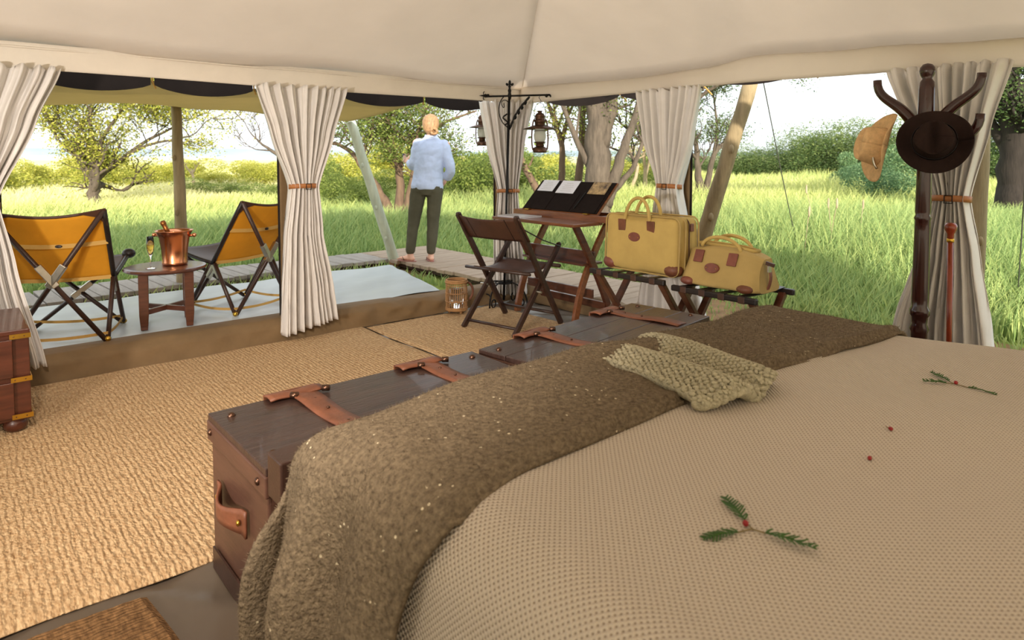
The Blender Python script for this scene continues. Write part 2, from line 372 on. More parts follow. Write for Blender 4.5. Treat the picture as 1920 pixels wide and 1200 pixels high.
# ---- walls out of view
m = MB(); m.grid(lambda u, v: (lerp(LX, RX, u), BY, lerp(0, 1.93, v)), 8, 4); struct(m.build('wall_back', 'canvas'), 'cream canvas wall behind the bed head')
m = MB(); m.add([(LX, BY, 0), (LX, FY, 0), (LX, FY, 1.93), (LX, RIDGE_Y, RZ), (LX, BY, 1.93)], [(0, 1, 2, 3, 4)]); struct(m.build('wall_left', 'canvas'), 'cream canvas gable wall at the far left')
m = MB(); m.grid(lambda u, v: (lerp(RX, RX, u), lerp(BY, .55, u), lerp(0, 1.9, v)), 6, 3); struct(m.build('wall_right', 'canvas'), 'cream canvas wall panel beside the bed head')

# ---- kerb, veranda, boardwalk
def kerb(u, v):
    x = lerp(LX, 4.12, u); fade = 1 - .35*max(0, min(1, (x - 2.3)/1.0))
    P = [(4.585, .0), (4.60, .05), (4.615, .112), (4.665, .15), (4.74, .155), (4.84, .148)]; k = v*(len(P)-1); i = min(int(k), len(P)-2); t = k - i
    y = lerp(P[i][0], P[i+1][0], t); z = lerp(P[i][1], P[i+1][1], t)
    wob = (.008 + .016*max(0, min(1, (x-2.2)/.4)))*(sin(x*17 + v*5) + .6*sin(x*29 - v*9))*sin(pi*min(1, v*1.3))
    return (x, y + wob*.8, z*(1 - (1-fade)*.3) + wob*.25)
m = MB(); m.grid(kerb, 160, 15); struct(m.build('trim_3', 'brown_canvas', smooth=True), 'brown canvas covered kerb between tent floor and veranda')
def kerb2(u, v):
    y = lerp(4.66, -.5, u); P = [(3.99, .0), (4.02, .07), (4.06, .125), (4.14, .13), (4.22, .07), (4.24, -.04)]; k = v*(len(P)-1); i = min(int(k), len(P)-2); t = k - i
    wob = .02*(sin(y*15 + v*6) + .6*sin(y*27 - v*8))*sin(pi*v)
    return (lerp(P[i][0], P[i+1][0], t) + wob*.6, y, lerp(P[i][1], P[i+1][1], t) + wob*.4)
m = MB(); m.grid(kerb2, 120, 15); struct(m.build('trim_4', 'brown_canvas', smooth=True), 'rumpled brown canvas sill along the right tent edge')
def deckf(u, v):
    xr = lerp(3.30, 3.68, v); x = lerp(-3.0, xr, u); y = lerp(4.80, lerp(6.15, 6.33, min(1, u*1.2)), v)
    return (x, y, .143 + .004*sin(x*5 + y*9) + .003*sin(x*11 - y*17) - (.02 if v > .985 or u > .995 else 0))
m = MB(); m.grid(deckf, 120, 40)
P = [deckf(i/120, 1) for i in range(121)] + [deckf(1, 1 - j/40) for j in range(1, 41)]
for a, b in zip(P, P[1:]): m.add([a, b, (b[0], b[1], -.05), (a[0], a[1], -.05)], [(0, 1, 2, 3)])
struct(m.build('floor_veranda', 'deck', smooth=False), 'blue grey canvas veranda floor outside the tent')
bw = thing('boardwalk', 'weathered plank boardwalk curving past the veranda behind the woman', 'boardwalk', (3.0, 7.3, 0))
n = 0
def plank(m_, mt, corners, z=.075, t=.04):
    m = MB(bw); m.prism([(x, y, z - t) for x, y in corners], (0, 0, t)); return m.build('plank', mt, bw, bevel=.004)
i = 0; x = -1.0
while x < 4.05:
    wv = .135; y0 = 6.62 + .42*min(1, max(0, (x+.2)/2.6)); sk = -.06 + .02*hsh(x)
    z = .075 + .006*(hsh(x, 3)-.5)
    plank(m, 'plank_grey', [(x, y0 + .02*hsh(x, 1)), (x + wv - .009, y0 + .02*hsh(x, 1)), (x + wv - .009 + sk, y0 + .70 + .02*hsh(x, 2)), (x + sk, y0 + .70)], z); x += wv
y = 7.72
while y > 3.6:
    wv = .15; off = .06*max(0, (6.6 - y))*1.1; z = .08 + .006*(hsh(y, 3)-.5)
    x0 = 4.05 + off*.5 if y < 6.9 else 4.02; x1 = 5.02 + off*.5
    plank(m, 'plank_tan', [(x0 + .03*hsh(y), y - wv + .008), (x1 + .03*hsh(y, 1), y - wv + .008 + .03), (x1 + .03*hsh(y, 1), y + .03), (x0 + .03*hsh(y), y)], z); y -= wv
m = MB(bw)
for a, b in (((-1, 6.72, .015), (4.0, 7.16, .015)), ((-1, 7.2, .015), (4.0, 7.68, .015)), ((4.12, 7.7, .015), (4.2, 3.6, .015)), ((4.92, 7.7, .015), (5.05, 3.6, .015))): m.beam(a, b, .05, .045)
m.build('joist', 'wood_dark', bw)

# ---- flysheet hem (dark scallops), awning, poles
hem = thing('flysheet_hem', 'dark brown scalloped flysheet edge hanging outside the front eave', 'flysheet', (1.5, 5.0, 1.98))
xs = [-.9, -.25, .40, 1.085, 1.76, 2.45, 3.24, 3.98]
for a, b in zip(xs, xs[1:]):
    m = MB(hem); m.grid(lambda u, v: (lerp(a+.012, b-.012, u), 5.0 + .02*sin(pi*u), lerp(1.99, 1.785 - .055*sin(pi*u)**.7, v)), 14, 3); m.build('scallop', 'fly_dark', hem, solid=.006)
    m = MB(hem); m.tube(bez([(b, 4.93, 1.86), (b - .02, 5.0, 1.84), (b + .01, 5.03, 1.80), (b + .03, 5.06, 1.77)], 6), .006, 6); m.build('tie_cord', 'webbing', hem)
hem2 = thing('flysheet_hem', 'dark brown scalloped flysheet edge outside the right eave beside the lantern', 'flysheet', (4.4, 3.5, 1.98))
ys = [4.6, 3.72, 2.9, 2.1, 1.3]
for a, b in zip(ys, ys[1:]):
    dz = .0 if b > 2.8 else .055
    m = MB(hem2); m.grid(lambda u, v: (4.36 + .02*sin(pi*u), lerp(a-.012, b+.012, u), lerp(2.02, 1.815 + dz - .055*sin(pi*u)**.7, v)), 14, 3); m.build('scallop', 'fly_dark', hem2, solid=.006)
    m = MB(hem2); m.tube(bez([(4.28, b, 1.87+dz), (4.36, b + .02, 1.85+dz), (4.39, b - .01, 1.81+dz), (4.42, b - .03, 1.77+dz)], 6), .006, 6); m.build('tie_cord', 'webbing', hem2)
# awning: laced to the hem, outer edge on poles
AWN = [(-1.2, 7.0, 1.80), (.7, 7.0, 1.765), (1.73, 7.06, 1.80), (2.5, 7.06, 1.755), (3.56, 7.06, 1.70)]
def awning(u, v):
    q = u*4; i = min(int(q), 3); t = q - i; a, b = Vector(AWN[i]), Vector(AWN[i+1]); o = a.lerp(b, t)
    x_in = lerp(-1.2, 3.26, u); inn = Vector((x_in, 5.03, 1.795 + .02*abs(sin(u*15))))
    p = inn.lerp(o, v); p.z += -.05*sin(pi*v)*(.5+.5*sin(u*6)) + .015*sin(u*20)*v; return p
m = MB(); m.grid(awning, 48, 16); tag(m.build('awning', 'awning', smooth=True, solid=.004), 'khaki canvas awning stretched over the veranda chairs', 'awning')
def pole(name, label, a, b, r0, r1, mt, extra=None):
    t = thing(name, label, 'pole', (b[0], b[1], min(b[2], a[2])), 0)
    m = MB(t); n = 14; pts = [Vector(a).lerp(Vector(b), i/n) + Vector((.003*sin(i*1.3), .003*cos(i*1.9), 0)) for i in range(n+1)]
    m.tube(pts, [lerp(r0, r1, i/n)*(1 + .025*sin(i*2.1)) for i in range(n+1)], 12); m.build('shaft', mt, t, smooth=True)
    for k in (4, 8, 11):
        m = MB(t); m.ball(pts[k] + Vector((-.7*r1, -.6*r1, 0)), (r1*.28, r1*.3, r1*.5), 8, 5); m.build('knot', mt, t, smooth=True)
    return t
pole('awning_pole', 'upright round wooden pole behind the copper bucket holding up the awning', (1.73, 7.06, 1.83), (1.76, 7.06, -.04), .045, .062, 'pole_wood')
p = pole('awning_pole', 'pale peeled pole leaning from the awning corner beside the woman', (3.57, 7.05, 1.71), (4.14, 7.02, -.04), .055, .062, 'pole_pale')
m = MB(p); m.tube([(4.14 + .085*cos(a), 7.02 + .085*sin(a), .02 + .01*sin(3*a)) for a in [2*pi*i/14 for i in range(14)]], .03, 6, closed=True); m.build('base_collar', 'soil', p)
pole('flysheet_pole', 'grey brown wooden pole leaning outside the right side behind the bags', (4.9, 2.82, 1.93), (4.9, 3.46, -.04), .058, .075, 'pole_wood')
pole('flysheet_pole', 'upright wooden pole half hidden behind the coat stand curtain', (4.62, 1.20, 1.95), (4.62, 1.22, -.04), .05, .06, 'pole_wood')
# guy ropes
for a, b, lb in (((5.0, 2.78, 1.9), (8.3, 4.05, -.02), 'thin guy rope running down to the grass right of the leaning pole'), ((4.75, 1.0, 1.75), (6.6, 1.42, .25), 'thin guy rope hanging at the far right beyond the curtain')):
    m = MB(); m.tube([Vector(a).lerp(Vector(b), i/8) - Vector((0, 0, .05*sin(pi*i/8))) for i in range(9)], .005, 5); tag(m.build('guy_rope', 'rope'), lb, 'rope', 'guy ropes')

# ---- jamb strips behind the curtains and the curtains themselves
def jamb(label, c, w_, axis):
    t = thing('canvas_jamb', label, 'tent post', (c[0], c[1], .1))
    d = Vector((w_, .05, 1.8)) if axis == 'x' else Vector((.05, w_, 1.8))
    m = MB(t); m.box((c[0], c[1], 1.0), d); m.build('sleeve', 'brown_canvas', t, bevel=.008)
    for s_ in (-1, 1):
        q = (c[0] + (s_*w_/2 if axis == 'x' else 0), c[1] + (s_*w_/2 if axis == 'y' else 0), 1.0)
        m = MB(t); m.tube([(q[0], q[1], .1), (q[0], q[1], 1.9)], .011, 6); m.build('edge_piping', 'fly_dark', t)
jamb('narrow brown canvas post behind the curtain between the veranda chairs and woman', (1.90, 4.74), .14, 'x')
jamb('brown canvas corner post behind the iron lantern stand', (3.93, 4.72), .24, 'x')
jamb('brown canvas post behind the curtain beside the luggage', (4.12, 2.96), .24, 'y')
jamb('brown canvas post behind the coat stand', (4.12, 1.27), .16, 'y')
jamb('brown canvas post at the left edge of the picture', (.16, 4.74), .14, 'x')

def curtain(label, O, dv, keys, belt, nf, ph, buckle=True, hem=None, lean=0.):
    """keys: (z, left, right, fold depth) measured along dv from O; folds stand out along the normal"""
    O = Vector((*O, 0)); dv = Vector((*dv, 0)).normalized(); nv = Vector((dv.y, -dv.x, 0))
    t = thing('curtain', label, 'curtain', tuple(O + dv*((keys[-1][1] + keys[-1][2])/2)), 0, 'tied-back tent curtains')
    kz = sorted(keys); KL = [(k[0], k[1]) for k in kz]; KR = [(k[0], k[2]) for k in kz]; KA = [(k[0], k[3]) for k in kz]
    z0, z1 = kz[0][0], kz[-1][0]
    def li(K, z): return float(np.interp(z, [k[0] for k in K], [k[1] for k in K]))*.65 + interp(K, z)*.35
    def fn(u, v):
        z = lerp(z0, z1, v); zz = z
        l, r, a = li(KL, z), li(KR, z), interp(KA, z)*1.25
        uu = u + .012*sin(v*5 + u*11 + ph)
        s_ = l + (r - l)*uu
        th = 2*pi*nf*(u + .05*sin(6*u + ph) + .02*sin(v*3.1 + ph*2))
        d = a*(.75*sin(th + ph) + .35*sin(2.3*th + 1.7*ph + v*1.5) + .12*sin(5.1*th))
        if hem: zz = z + (hem(u) if v < .001 else hem(u)*max(0, 1 - v*3.5))
        zz += .012*sin(th*1.0 + 1)*(v > .985)
        d += -.5*a*(1 - (2*u - 1)**2)*0
        return O + dv*s_ + nv*d + Vector((0, 0, zz))
    m = MB(t); m.grid(fn, nf*14, 64); m.build('cloth', 'curtain', t, smooth=True, solid=.003)
    bz = belt; l, r, a = interp(KL, bz), interp(KR, bz), interp(KA, bz)
    c = O + dv*((l + r)/2) + Vector((0, 0, bz)); rx, ry = (r - l)/2 + .012, a*1.15 + .014
    def bf(u, v):
        an = 2*pi*u; return c + dv*(rx*cos(an)) + nv*(ry*sin(an)) + Vector((0, 0, lerp(-.016, .016, v) + .006*sin(an)))
    m = MB(t); m.grid(bf, 36, 1); st = m.build('tie_strap', 'leather_belt', t, smooth=True, solid=.005); st['label'] = 'tan leather strap tying the curtain'
    if buckle:
        m = MB(t); q = c + nv*(ry + .004) + dv*(rx*.1)
        m.tube([q + dv*(.018*sx) + Vector((0, 0, .02*sz)) for sx, sz in ((-1, -1), (1, -1), (1, 1), (-1, 1))], .003, 5, closed=True); b = m.build('buckle', 'iron', st)
    return t
CY = 4.545
curtain('cream curtain at the left edge tied beside the wooden chest', (0, CY), (1, 0), [(1.80, -.12, .53, .035), (1.5, -.10, .40, .035), (1.07, -.02, .21, .05), (.7, -.06, .28, .05), (.12, -.12, .41, .05)], 1.04, 8, .4)
curtain('cream curtain tied back between the veranda chairs and the woman', (0, CY), (1, 0), [(1.795, 1.61, 2.28, .035), (1.45, 1.715, 2.15, .04), (1.09, 1.84, 2.02, .045), (.75, 1.80, 2.05, .045), (.35, 1.775, 2.13, .045), (.085, 1.765, 2.17, .045)], 1.095, 9, 1.3, hem=lambda u: -.04 + .075*u)
curtain('cream corner curtain tied behind the black iron stand', (3.6, 4.68), (.5, -.32), [(1.80, .0, .50, .03), (1.42, .07, .42, .035), (1.0, .17, .35, .04), (.56, .13, .38, .04), (.07, .13, .43, .04)], 1.0, 7, 2.1)
curtain('cream curtain tied back behind the large canvas bag', (3.98, 3.22), (0, -1), [(1.79, .0, .56, .035), (1.45, .07, .49, .04), (1.09, .20, .38, .045), (.7, .12, .46, .045), (.15, .0, .62, .05)], 1.09, 8, .9)
curtain('cream curtain hanging behind the coat stand with hats', (3.97, 1.60), (0, -1), [(1.775, .09, .69, .04), (1.45, .22, .61, .045), (1.09, .37, .525, .05), (.8, .30, .575, .05), (.4, .19, .63, .055), (.08, .12, .68, .055)], 1.085, 8, 2.7)
# ================================================================ INTERIOR
# ---- rugs
def rug(label, name, corners, mt, t=.014, nu=40, nv=40, wob=.008):
    a, b, c, d = [Vector((*p, 0)) for p in corners]
    def fn(u, v):
        p = a.lerp(b, u).lerp(d.lerp(c, u), v); e = min(u, 1-u, v, 1-v)
        p.x += wob*sin(p.y*7 + p.x*3); p.y += wob*sin(p.x*9); p.z = t*(1 if e > .002 else .25) + .0025*sin(p.x*6.1+1)*sin(p.y*5.3) + .0012*sin(p.x*95); return p
    m = MB(); m.grid(fn, nu, nv)
    P = [fn(i/nu, 0) for i in range(nu+1)] + [fn(1, j/nv) for j in range(1, nv+1)] + [fn(1-i/nu, 1) for i in range(1, nu+1)] + [fn(0, 1-j/nv) for j in range(1, nv+1)]
    for p, q in zip(P, P[1:]): m.add([p, q, (q.x, q.y, .001), (p.x, p.y, .001)], [(0, 1, 2, 3)])
    return tag(m.build(name, mt), label, 'rug')
rug('large golden ribbed jute rug covering the floor before the trunks', 'jute_rug', [(-2.6, 2.215), (2.40, 2.215), (2.385, 4.585), (-2.6, 4.585)], 'jute', nu=80, nv=60)
rug('second jute rug beyond the seam under the desk chair', 'jute_rug', [(2.425, 2.6), (3.75, 2.6), (3.6, 4.52), (2.405, 4.55)], 'jute', nu=40)
rug('small brown coir mat beside the bed at the bottom left', 'coir_mat', [(-.5, 1.55), (.455, 1.55), (.415, 2.145), (-.5, 2.145)], 'jute_mat', t=.022)

# ---- storage trunks
def trunk(label, loc, rz, Lx, D, Hh, straps, nplank, front_handle):
    t = thing('storage_trunk', label, 'trunk', loc, rz, 'wooden trunks at the foot of the bed')
    m = MB(); m.box((Lx/2, -D/2, Hh/2 - .015), (Lx - .016, D - .016, Hh - .03)); m.build('body', 'trunk_side', t, bevel=.006)
    yw = D/nplank
    for k in range(nplank):
        m = MB(); m.box((Lx/2, -yw*(k+.5), Hh - .011), (Lx, yw - (.003 if nplank > 1 else 0), .022)); m.build('lid_plank', 'trunk_top', t, bevel=.003)
    for x in (.004, Lx - .004):
        m = MB(); m.box((x, -D/2, Hh - .052), (.014, D + .004, .06)); m.build('lid_edge', 'trunk_side', t, bevel=.004)
    m = MB(); m.box((Lx/2, .002, Hh - .047), (Lx + .004, .012, .05)); m.build('lid_edge', 'trunk_side', t, bevel=.004)
    for k, sx in enumerate(straps):
        wd = .085; s = thing
        def top(u, v): return (sx + lerp(-wd/2, wd/2, u) + .008*(v-.5), lerp(.0, -D + .02, v), Hh + .005 + .004*sin(v*9 + k) + .002*sin(u*5))
        m = MB(); m.grid(top, 4, 24); st = m.build('strap', 'leather_tan', t, smooth=True, solid=.006)
        st['label'] = 'tan leather strap across the dark lid'
        m = MB(); m.grid(lambda u, v: (sx - .02 + lerp(-.10, .085, u), lerp(.006, -.055, v), Hh + .009 + .006*sin(pi*v) + .002*sin(u*9)), 10, 5); m.build('strap_keeper', 'leather_tan', st, smooth=True, solid=.006)
        m = MB(); m.grid(lambda u, v: (sx - .02 + lerp(-.10, .085, u), .011, lerp(Hh + .012, Hh - .10, v)), 4, 3); m.build('strap_drop', 'leather_tan', st, solid=.006)
        for dx in (-.052, .06):
            m = MB(); m.tube([(sx + dx, -.052, Hh + .014), (sx + dx + .02, -.068, Hh + .014)], .011, 8); m.build('buckle_bar', 'rivet', st, smooth=True)
        for yy in (-.12, -.22, -.36):
            m = MB(); m.ball((sx + .004, yy, Hh + .009), (.006, .006, .004), 8, 4); m.build('stud', 'rivet', st, smooth=True)
    for x in (.05, Lx - .05):
        for y in (-.07, -D + .08):
            m = MB(); m.ball((x, y, Hh), (.0135, .0135, .011), 10, 6); m.build('rivet', 'rivet', t, smooth=True)
    for y in (-.035, -D + .05):
        for x in (-.004, Lx + .004):
            m = MB(); m.ball((x, y, Hh - .05), (.009, .011, .011), 10, 6); m.build('rivet', 'rivet', t, smooth=True)
    # leather carry handle on each end
    for x, sg in (((0, -1),) if front_handle else ((Lx, 1),)):
        yc = -D*.45
        def hf(u, v):
            y = yc + lerp(.125, -.125, u); bow = .035*sin(pi*min(1, max(0, (u - .12)/.76))); wdt = .032 - .010*sin(pi*u)*0 + .006*cos(2*pi*u)
            return (x + sg*(.004 + bow), y, Hh*.56 + lerp(-wdt, wdt, v) + .01*sin(pi*u)*0)
        m = MB(); m.grid(hf, 16, 4); h = m.build('handle', 'leather_tan', t, smooth=True, solid=.007); h['label'] = 'worn tan leather carry handle'
        for y in (yc + .095, yc - .095):
            m = MB(); m.ball((x + sg*.016, y, Hh*.56), (.006, .009, .009), 8, 5); m.build('handle_stud', 'brass', h, smooth=True)
    for x in (.0, Lx): m = MB(); m.box((x, -D/2, .035), (.006, D - .06, .07)); m.build('base_strip', 'wood_dark', t)
    return t
trunk('dark wooden trunk with leather end handle at the left end', (.61, 2.205, 0), 0, 1.045, .50, .49, (.30, .80), 1, True)
trunk('dark planked wooden trunk nearer the desk chair', (1.675, 2.185, 0), radians(7.5), 1.19, .46, .50, (.35, .93), 3, False)

# ---- bed
BX0, BX1, BY0, BY1, BZ = .61, 2.66, -.75, 1.46, .675
bed = thing('bed', 'wide bed with pale honeycomb woven bedspread in the foreground', 'bed', (1.55, .35, 0))
R_ = .12
def prof(d, half, drop):
    """d: signed distance along cloth from centre; returns (offset, z drop, hang)"""
    s = 1 if d >= 0 else -1; a = abs(d); fl = half - R_
    if a <= fl: return s*a, 0., 0.
    arc = R_*pi/2
    if a <= fl + arc: th = (a - fl)/R_; return s*(fl + R_*sin(th)), R_*(1 - cos(th)), 0.
    return s*(half), R_ + (a - fl - arc), (a - fl - arc)
CXB, CYB = (BX0 + BX1)/2, (BY0 + BY1)/2; HXB, HYB = (BX1 - BX0)/2, (BY1 - BY0)/2
def bump_top(x, y): return .016*sin(x*2.9 + 1.1)*sin(y*3.3 + .6) + .006*sin(x*6.3 - y*4.1) + .004*sin(x*9 + y*8)
def bedpt(dx, dy, off=0., fold=0.):
    ox, zx, hx = prof(dx, HXB + off, 0); oy, zy, hy = prof(dy, HYB + off, 0)
    hang = max(hx, hy); corner = min(max(zx, 0), max(zy, 0)); z = BZ + off - max(zx, zy) - .15*corner
    x, y = CXB + ox, CYB + oy
    if zx == 0 and zy == 0: z += bump_top(x, y)
    elif hang == 0: z += bump_top(x, y)*max(0, 1 - max(zx, zy)/R_)
    if hx > 0: x += (1 if dx > 0 else -1)*(.03*min(1, hx*4) + fold*min(1, hx*5)*sin(dy*19 + hx*1.5) + .02*hx)
    if hy > 0: y += (1 if dy > 0 else -1)*(.012*min(1, hy*4) + fold*.4*min(1, hy*5)*sin(dx*17))
    return Vector((x, y, max(z, .03)))
m = MB(bed); Wt = HXB + .62; Ht = HYB + .56; NU, NV = 150, 130
m.grid(lambda u, v: bedpt(lerp(-Wt, Wt, u), lerp(-Ht, Ht, v), 0., .018), NU, NV)
o = m.build('bedspread', 'bedspread', bed, smooth=True, solid=.006)
uvl = o.data.uv_layers.new(name='UVMap'); vi = np.empty(len(o.data.loops), dtype=np.int32); o.data.loops.foreach_get('vertex_index', vi)
gu, gv = vi//(NV+1), vi % (NV+1)
uvl.data.foreach_set('uv', np.stack([gu/NU*2*Wt, gv/NV*2*Ht], 1).astype(np.float32).ravel())
m = MB(bed); m.box((CXB, CYB, .43), (2*HXB - .06, 2*HYB - .06, .42)); m.build('mattress', 'canvas', bed, bevel=.06)
m = MB(bed); m.box((CXB, CYB, .19), (2*HXB - .1, 2*HYB - .1, .06)); m.build('base', 'wood_dark', bed, bevel=.005)
m = MB(bed); m.box((1.58, 1.622, .495), (1.96, .09, .115)); m.build('foot_rail', 'wood_dark', bed, bevel=.005)
for x in (.78, 2.35):
    m = MB(bed); m.box((x, 1.622, .22), (.07, .08, .44)); m.build('leg', 'wood_dark', bed, bevel=.005)
for x in (BX0 + .1, BX1 - .1):
    for y in (BY0 + .1, BY1 - .15): m = MB(bed); m.box((x, y, .08), (.07, .07, .16)); m.build('leg', 'wood_dark', bed)

# ---- throw over the foot of the bed
thr = thing('throw_blanket', 'grey brown felted throw with knitted band draped over the bed foot', 'blanket', (1.55, 1.2, BZ))
TN = 190; TV = 64
def throw_edges(dx):
    x = CXB + dx
    inn = interp([(-2, 1.12), (.15, 1.06), (.45, .96), (.66, .915), (.85, .945), (1.2, .96), (1.45, .965), (1.62, .95), (1.75, .965), (2.1, .93), (2.7, .89), (3.3, .87)], x)
    out = interp([(-2, 1.60), (.25, 1.60), (.6, 1.66), (1.2, 1.70), (1.5, 1.62), (1.7, 1.60), (2.1, 1.68), (3.3, 1.66)], x)
    return inn, out
def throw_pt(u, v):
    dx = lerp(-(HXB + .60), HXB + .30, u); inn, out = throw_edges(dx)
    dy = lerp(inn, out + .10, v) - CYB
    p = bedpt(dx, dy, .018, .0)
    # hanging folds on the left, over the bed side
    hl = max(0, -dx - HXB + R_*.4)
    if hl > 0:
        k = min(1, hl*3.2)
        p.x -= k*(.034 + (.024 + .03*v)*sin(dy*21 - .6 + hl*1.2) + .014*sin(dy*33 + 2 - hl*2))
        p.y += .06*min(hl, .5)*(v - .3) + .012*k*sin(dy*23 + hl*4)
    # thick rolled inner edge and soft billow
    e = min(1, v*14); p.z += (.010*sin(v*pi)) + .010*(1 - e)*(1 if hl == 0 else 0)
    if v < .02 and hl == 0: p.z -= .022
    g = math.exp(-((p.x - 1.58)/.16)**2); p.z += .018*g*sin(p.y*26 + p.x*7)*(hl == 0) + .006*sin(p.x*19 + p.y*4)*math.exp(-((p.x - 2.0)/.35)**2)
    p.z += .006*sin(p.x*5 + p.y*9) + .003*sin(p.x*13 - p.y*17)
    return p
m = MB(thr); m.grid(throw_pt, TN, TV); m.build('felt_cloth', 'throw', thr, smooth=True, solid=.012)
# fuzz: thousands of short wool fibres standing on the cloth
def fuzz(n):
    m = MB(thr); vs = []; fs = []
    for i in range(n):
        u, v = random.random(), random.random()
        p = throw_pt(u, v); q = throw_pt(min(1, u+.004), v); r = throw_pt(u, min(1, v+.01))
        nn = (q - p).cross(r - p)
        if nn.length < 1e-9: continue
        nn.normalize()
        if nn.z < -.2: nn = -nn
        a = Vector((random.uniform(-1, 1), random.uniform(-1, 1), random.uniform(-1, 1)))*.8
        d = (nn + a).normalized()*random.uniform(.006, .014); w_ = nn.cross(d).normalized()*.0007
        p = p + nn*.005; b = len(vs); vs += [p - w_, p + w_, p + d]; fs.append((b, b+1, b+2))
    m.add(vs, fs); o = m.build('wool_fuzz', 'throw', thr); o['kind'] = 'stuff'; o['label'] = 'short wool fibres on the throw'
fuzz(26000)
# knitted band: raised loops in rows plus the rolled rope of stitches at its inner edge
def knit_pt(u, v):
    xc = lerp(1.53, 1.66, v); x = xc + lerp(-.16, .17, u)*lerp(1.0, 1.15, v); y = lerp(.93, 1.40, v) + .05*sin(u*pi)*(-1)*(1-v)
    zz = BZ + .03 + bump_top(x, y) + .022*math.exp(-((u-.30)/.16)**2) + .024*math.exp(-((u-.76)/.16)**2) - .012*math.exp(-((u-.52)/.07)**2)
    if y > BY1 - R_: zz -= (y - (BY1 - R_))**2*3.2
    zz -= .030*v**3
    return Vector((x, y, zz))
m = MB(thr); m.grid(knit_pt, 24, 30); kb = m.build('knitted_band', 'knit', thr, smooth=True, solid=.02); kb['label'] = 'pale chunky knitted band gathered across the throw'
m = MB(thr)
for i in range(22):
    for j in range(34):
        p = knit_pt((i + .5*(j % 2) + .2*random.random())/22.5, (j + .3*random.random())/34); p.z += .012
        a = random.uniform(.5, 1.1) if i % 2 else random.uniform(-1.1, -.5)
        m.ball(p, (.0105, .0055, .0065), 6, 4, Matrix.Rotation(a, 3, 'Z'))
for i in range(15):
    for q in range(16):
        p = knit_pt((i+.5)/15, 0); a, t_ = random.uniform(0, 2*pi), random.uniform(.1, 1.3)
        p += Matrix.Rotation(.7, 3, 'Z') @ Vector((.013*sin(t_)*cos(a), .027*sin(t_)*sin(a), .018*cos(t_))) + Vector((0, -.012, -.010))
        m.ball(p, (.0085, .005, .0055), 6, 4, Matrix.Rotation(random.uniform(0, 3), 3, 'Z'))
o = m.build('stitches', 'knit', kb, smooth=True); o['kind'] = 'stuff'; o['label'] = 'rows of chunky knit stitches'
for i in range(15):
    u = (i+.5)/15; p = knit_pt(u, 0); p.y -= .012; p.z += .002 - .012
    m = MB(thr); m.ball(p, (.012, .026, .017), 10, 8, Matrix.Rotation(.7, 3, 'Z')); m.build('rope_stitch', 'knit', kb, smooth=True)

# ---- acacia sprigs and berries on the bed
def topz(x, y): return BZ + bump_top(x, y) + .004
def sprig(label, c, fronds, berries):
    t = thing('acacia_sprig', label, 'sprig', (c[0], c[1], topz(*c)), 0, 'acacia sprigs on the bedspread')
    m = MB(t)
    for (ang, st, ln, sp) in fronds:
        d = Vector((cos(ang), sin(ang), 0)); a = Vector((c[0], c[1], topz(*c) + .002))
        m.tube([a, a + d*st], .0012, 5)
    m.build('stem', 'twig', t)
    for (ang, st, ln, sp) in fronds:
        d = Vector((cos(ang), sin(ang), 0)); nr = Vector((-d.y, d.x, 0)); a = Vector((c[0], c[1], topz(*c) + .003)) + d*st
        m = MB(t); m.tube([a, a + d*ln*.5 + Vector((0, 0, .004)), a + d*ln], [.0012, .001, .0006], 5)
        n = 11
        for k in range(n):
            for s_ in (-1, 1):
                b = a + d*(ln*(k+.4)/n) + Vector((0, 0, .003)); L_ = ln*.30*sp*sin(pi*(k+1.6)/(n+1.6))**.6
                e = b + (nr*s_*.85 + d*.75)*L_*.8 + Vector((0, 0, random.uniform(-.002, .004))); q = d*.0022
                m.add([b - q, b + q, e + q*.8, e - q*.8], [(0, 1, 2, 3)])
        m.build('frond', 'leaf_sprig', t, solid=.0008)
    for bx, by in berries: m = MB(t); m.ball((c[0]+bx, c[1]+by, topz(c[0]+bx, c[1]+by) + .006), .0055, 8, 6); m.build('bud', 'berry', t, smooth=True)
va = math.atan2
sprig('three fronded green acacia sprig lying on the middle of the bedspread', (1.02, .572), [(radians(160), .030, .070, .9), (radians(57), .022, .080, 1.0), (radians(-77), .022, .080, .8)], [(.0, .012)])
sprig('smaller acacia sprig on the bedspread towards the right edge', (2.095, .585), [(radians(128), .020, .058, .6), (radians(54), .018, .072, .7), (radians(-102), .036, .070, .35)], [(.0, -.004)])
for (x, y, a), lb in (((1.45, .552, .4), 'tiny red bud lying on the bedspread nearer the large sprig'), ((1.615, .572, 1.2), 'tiny red bud lying on the bedspread nearer the right sprig')):
    t = thing('flower_bud', lb, 'bud', (x, y, topz(x, y)), a, 'fallen red buds'); m = MB(); m.ball((0, 0, .004), (.006, .0045, .0045), 8, 6); m.build('petals', 'berry', t, smooth=True)
    m = MB(); m.tube([(.004, 0, .003), (.015, -.004, .002)], .0012, 5); m.build('stalk', 'twig', t)

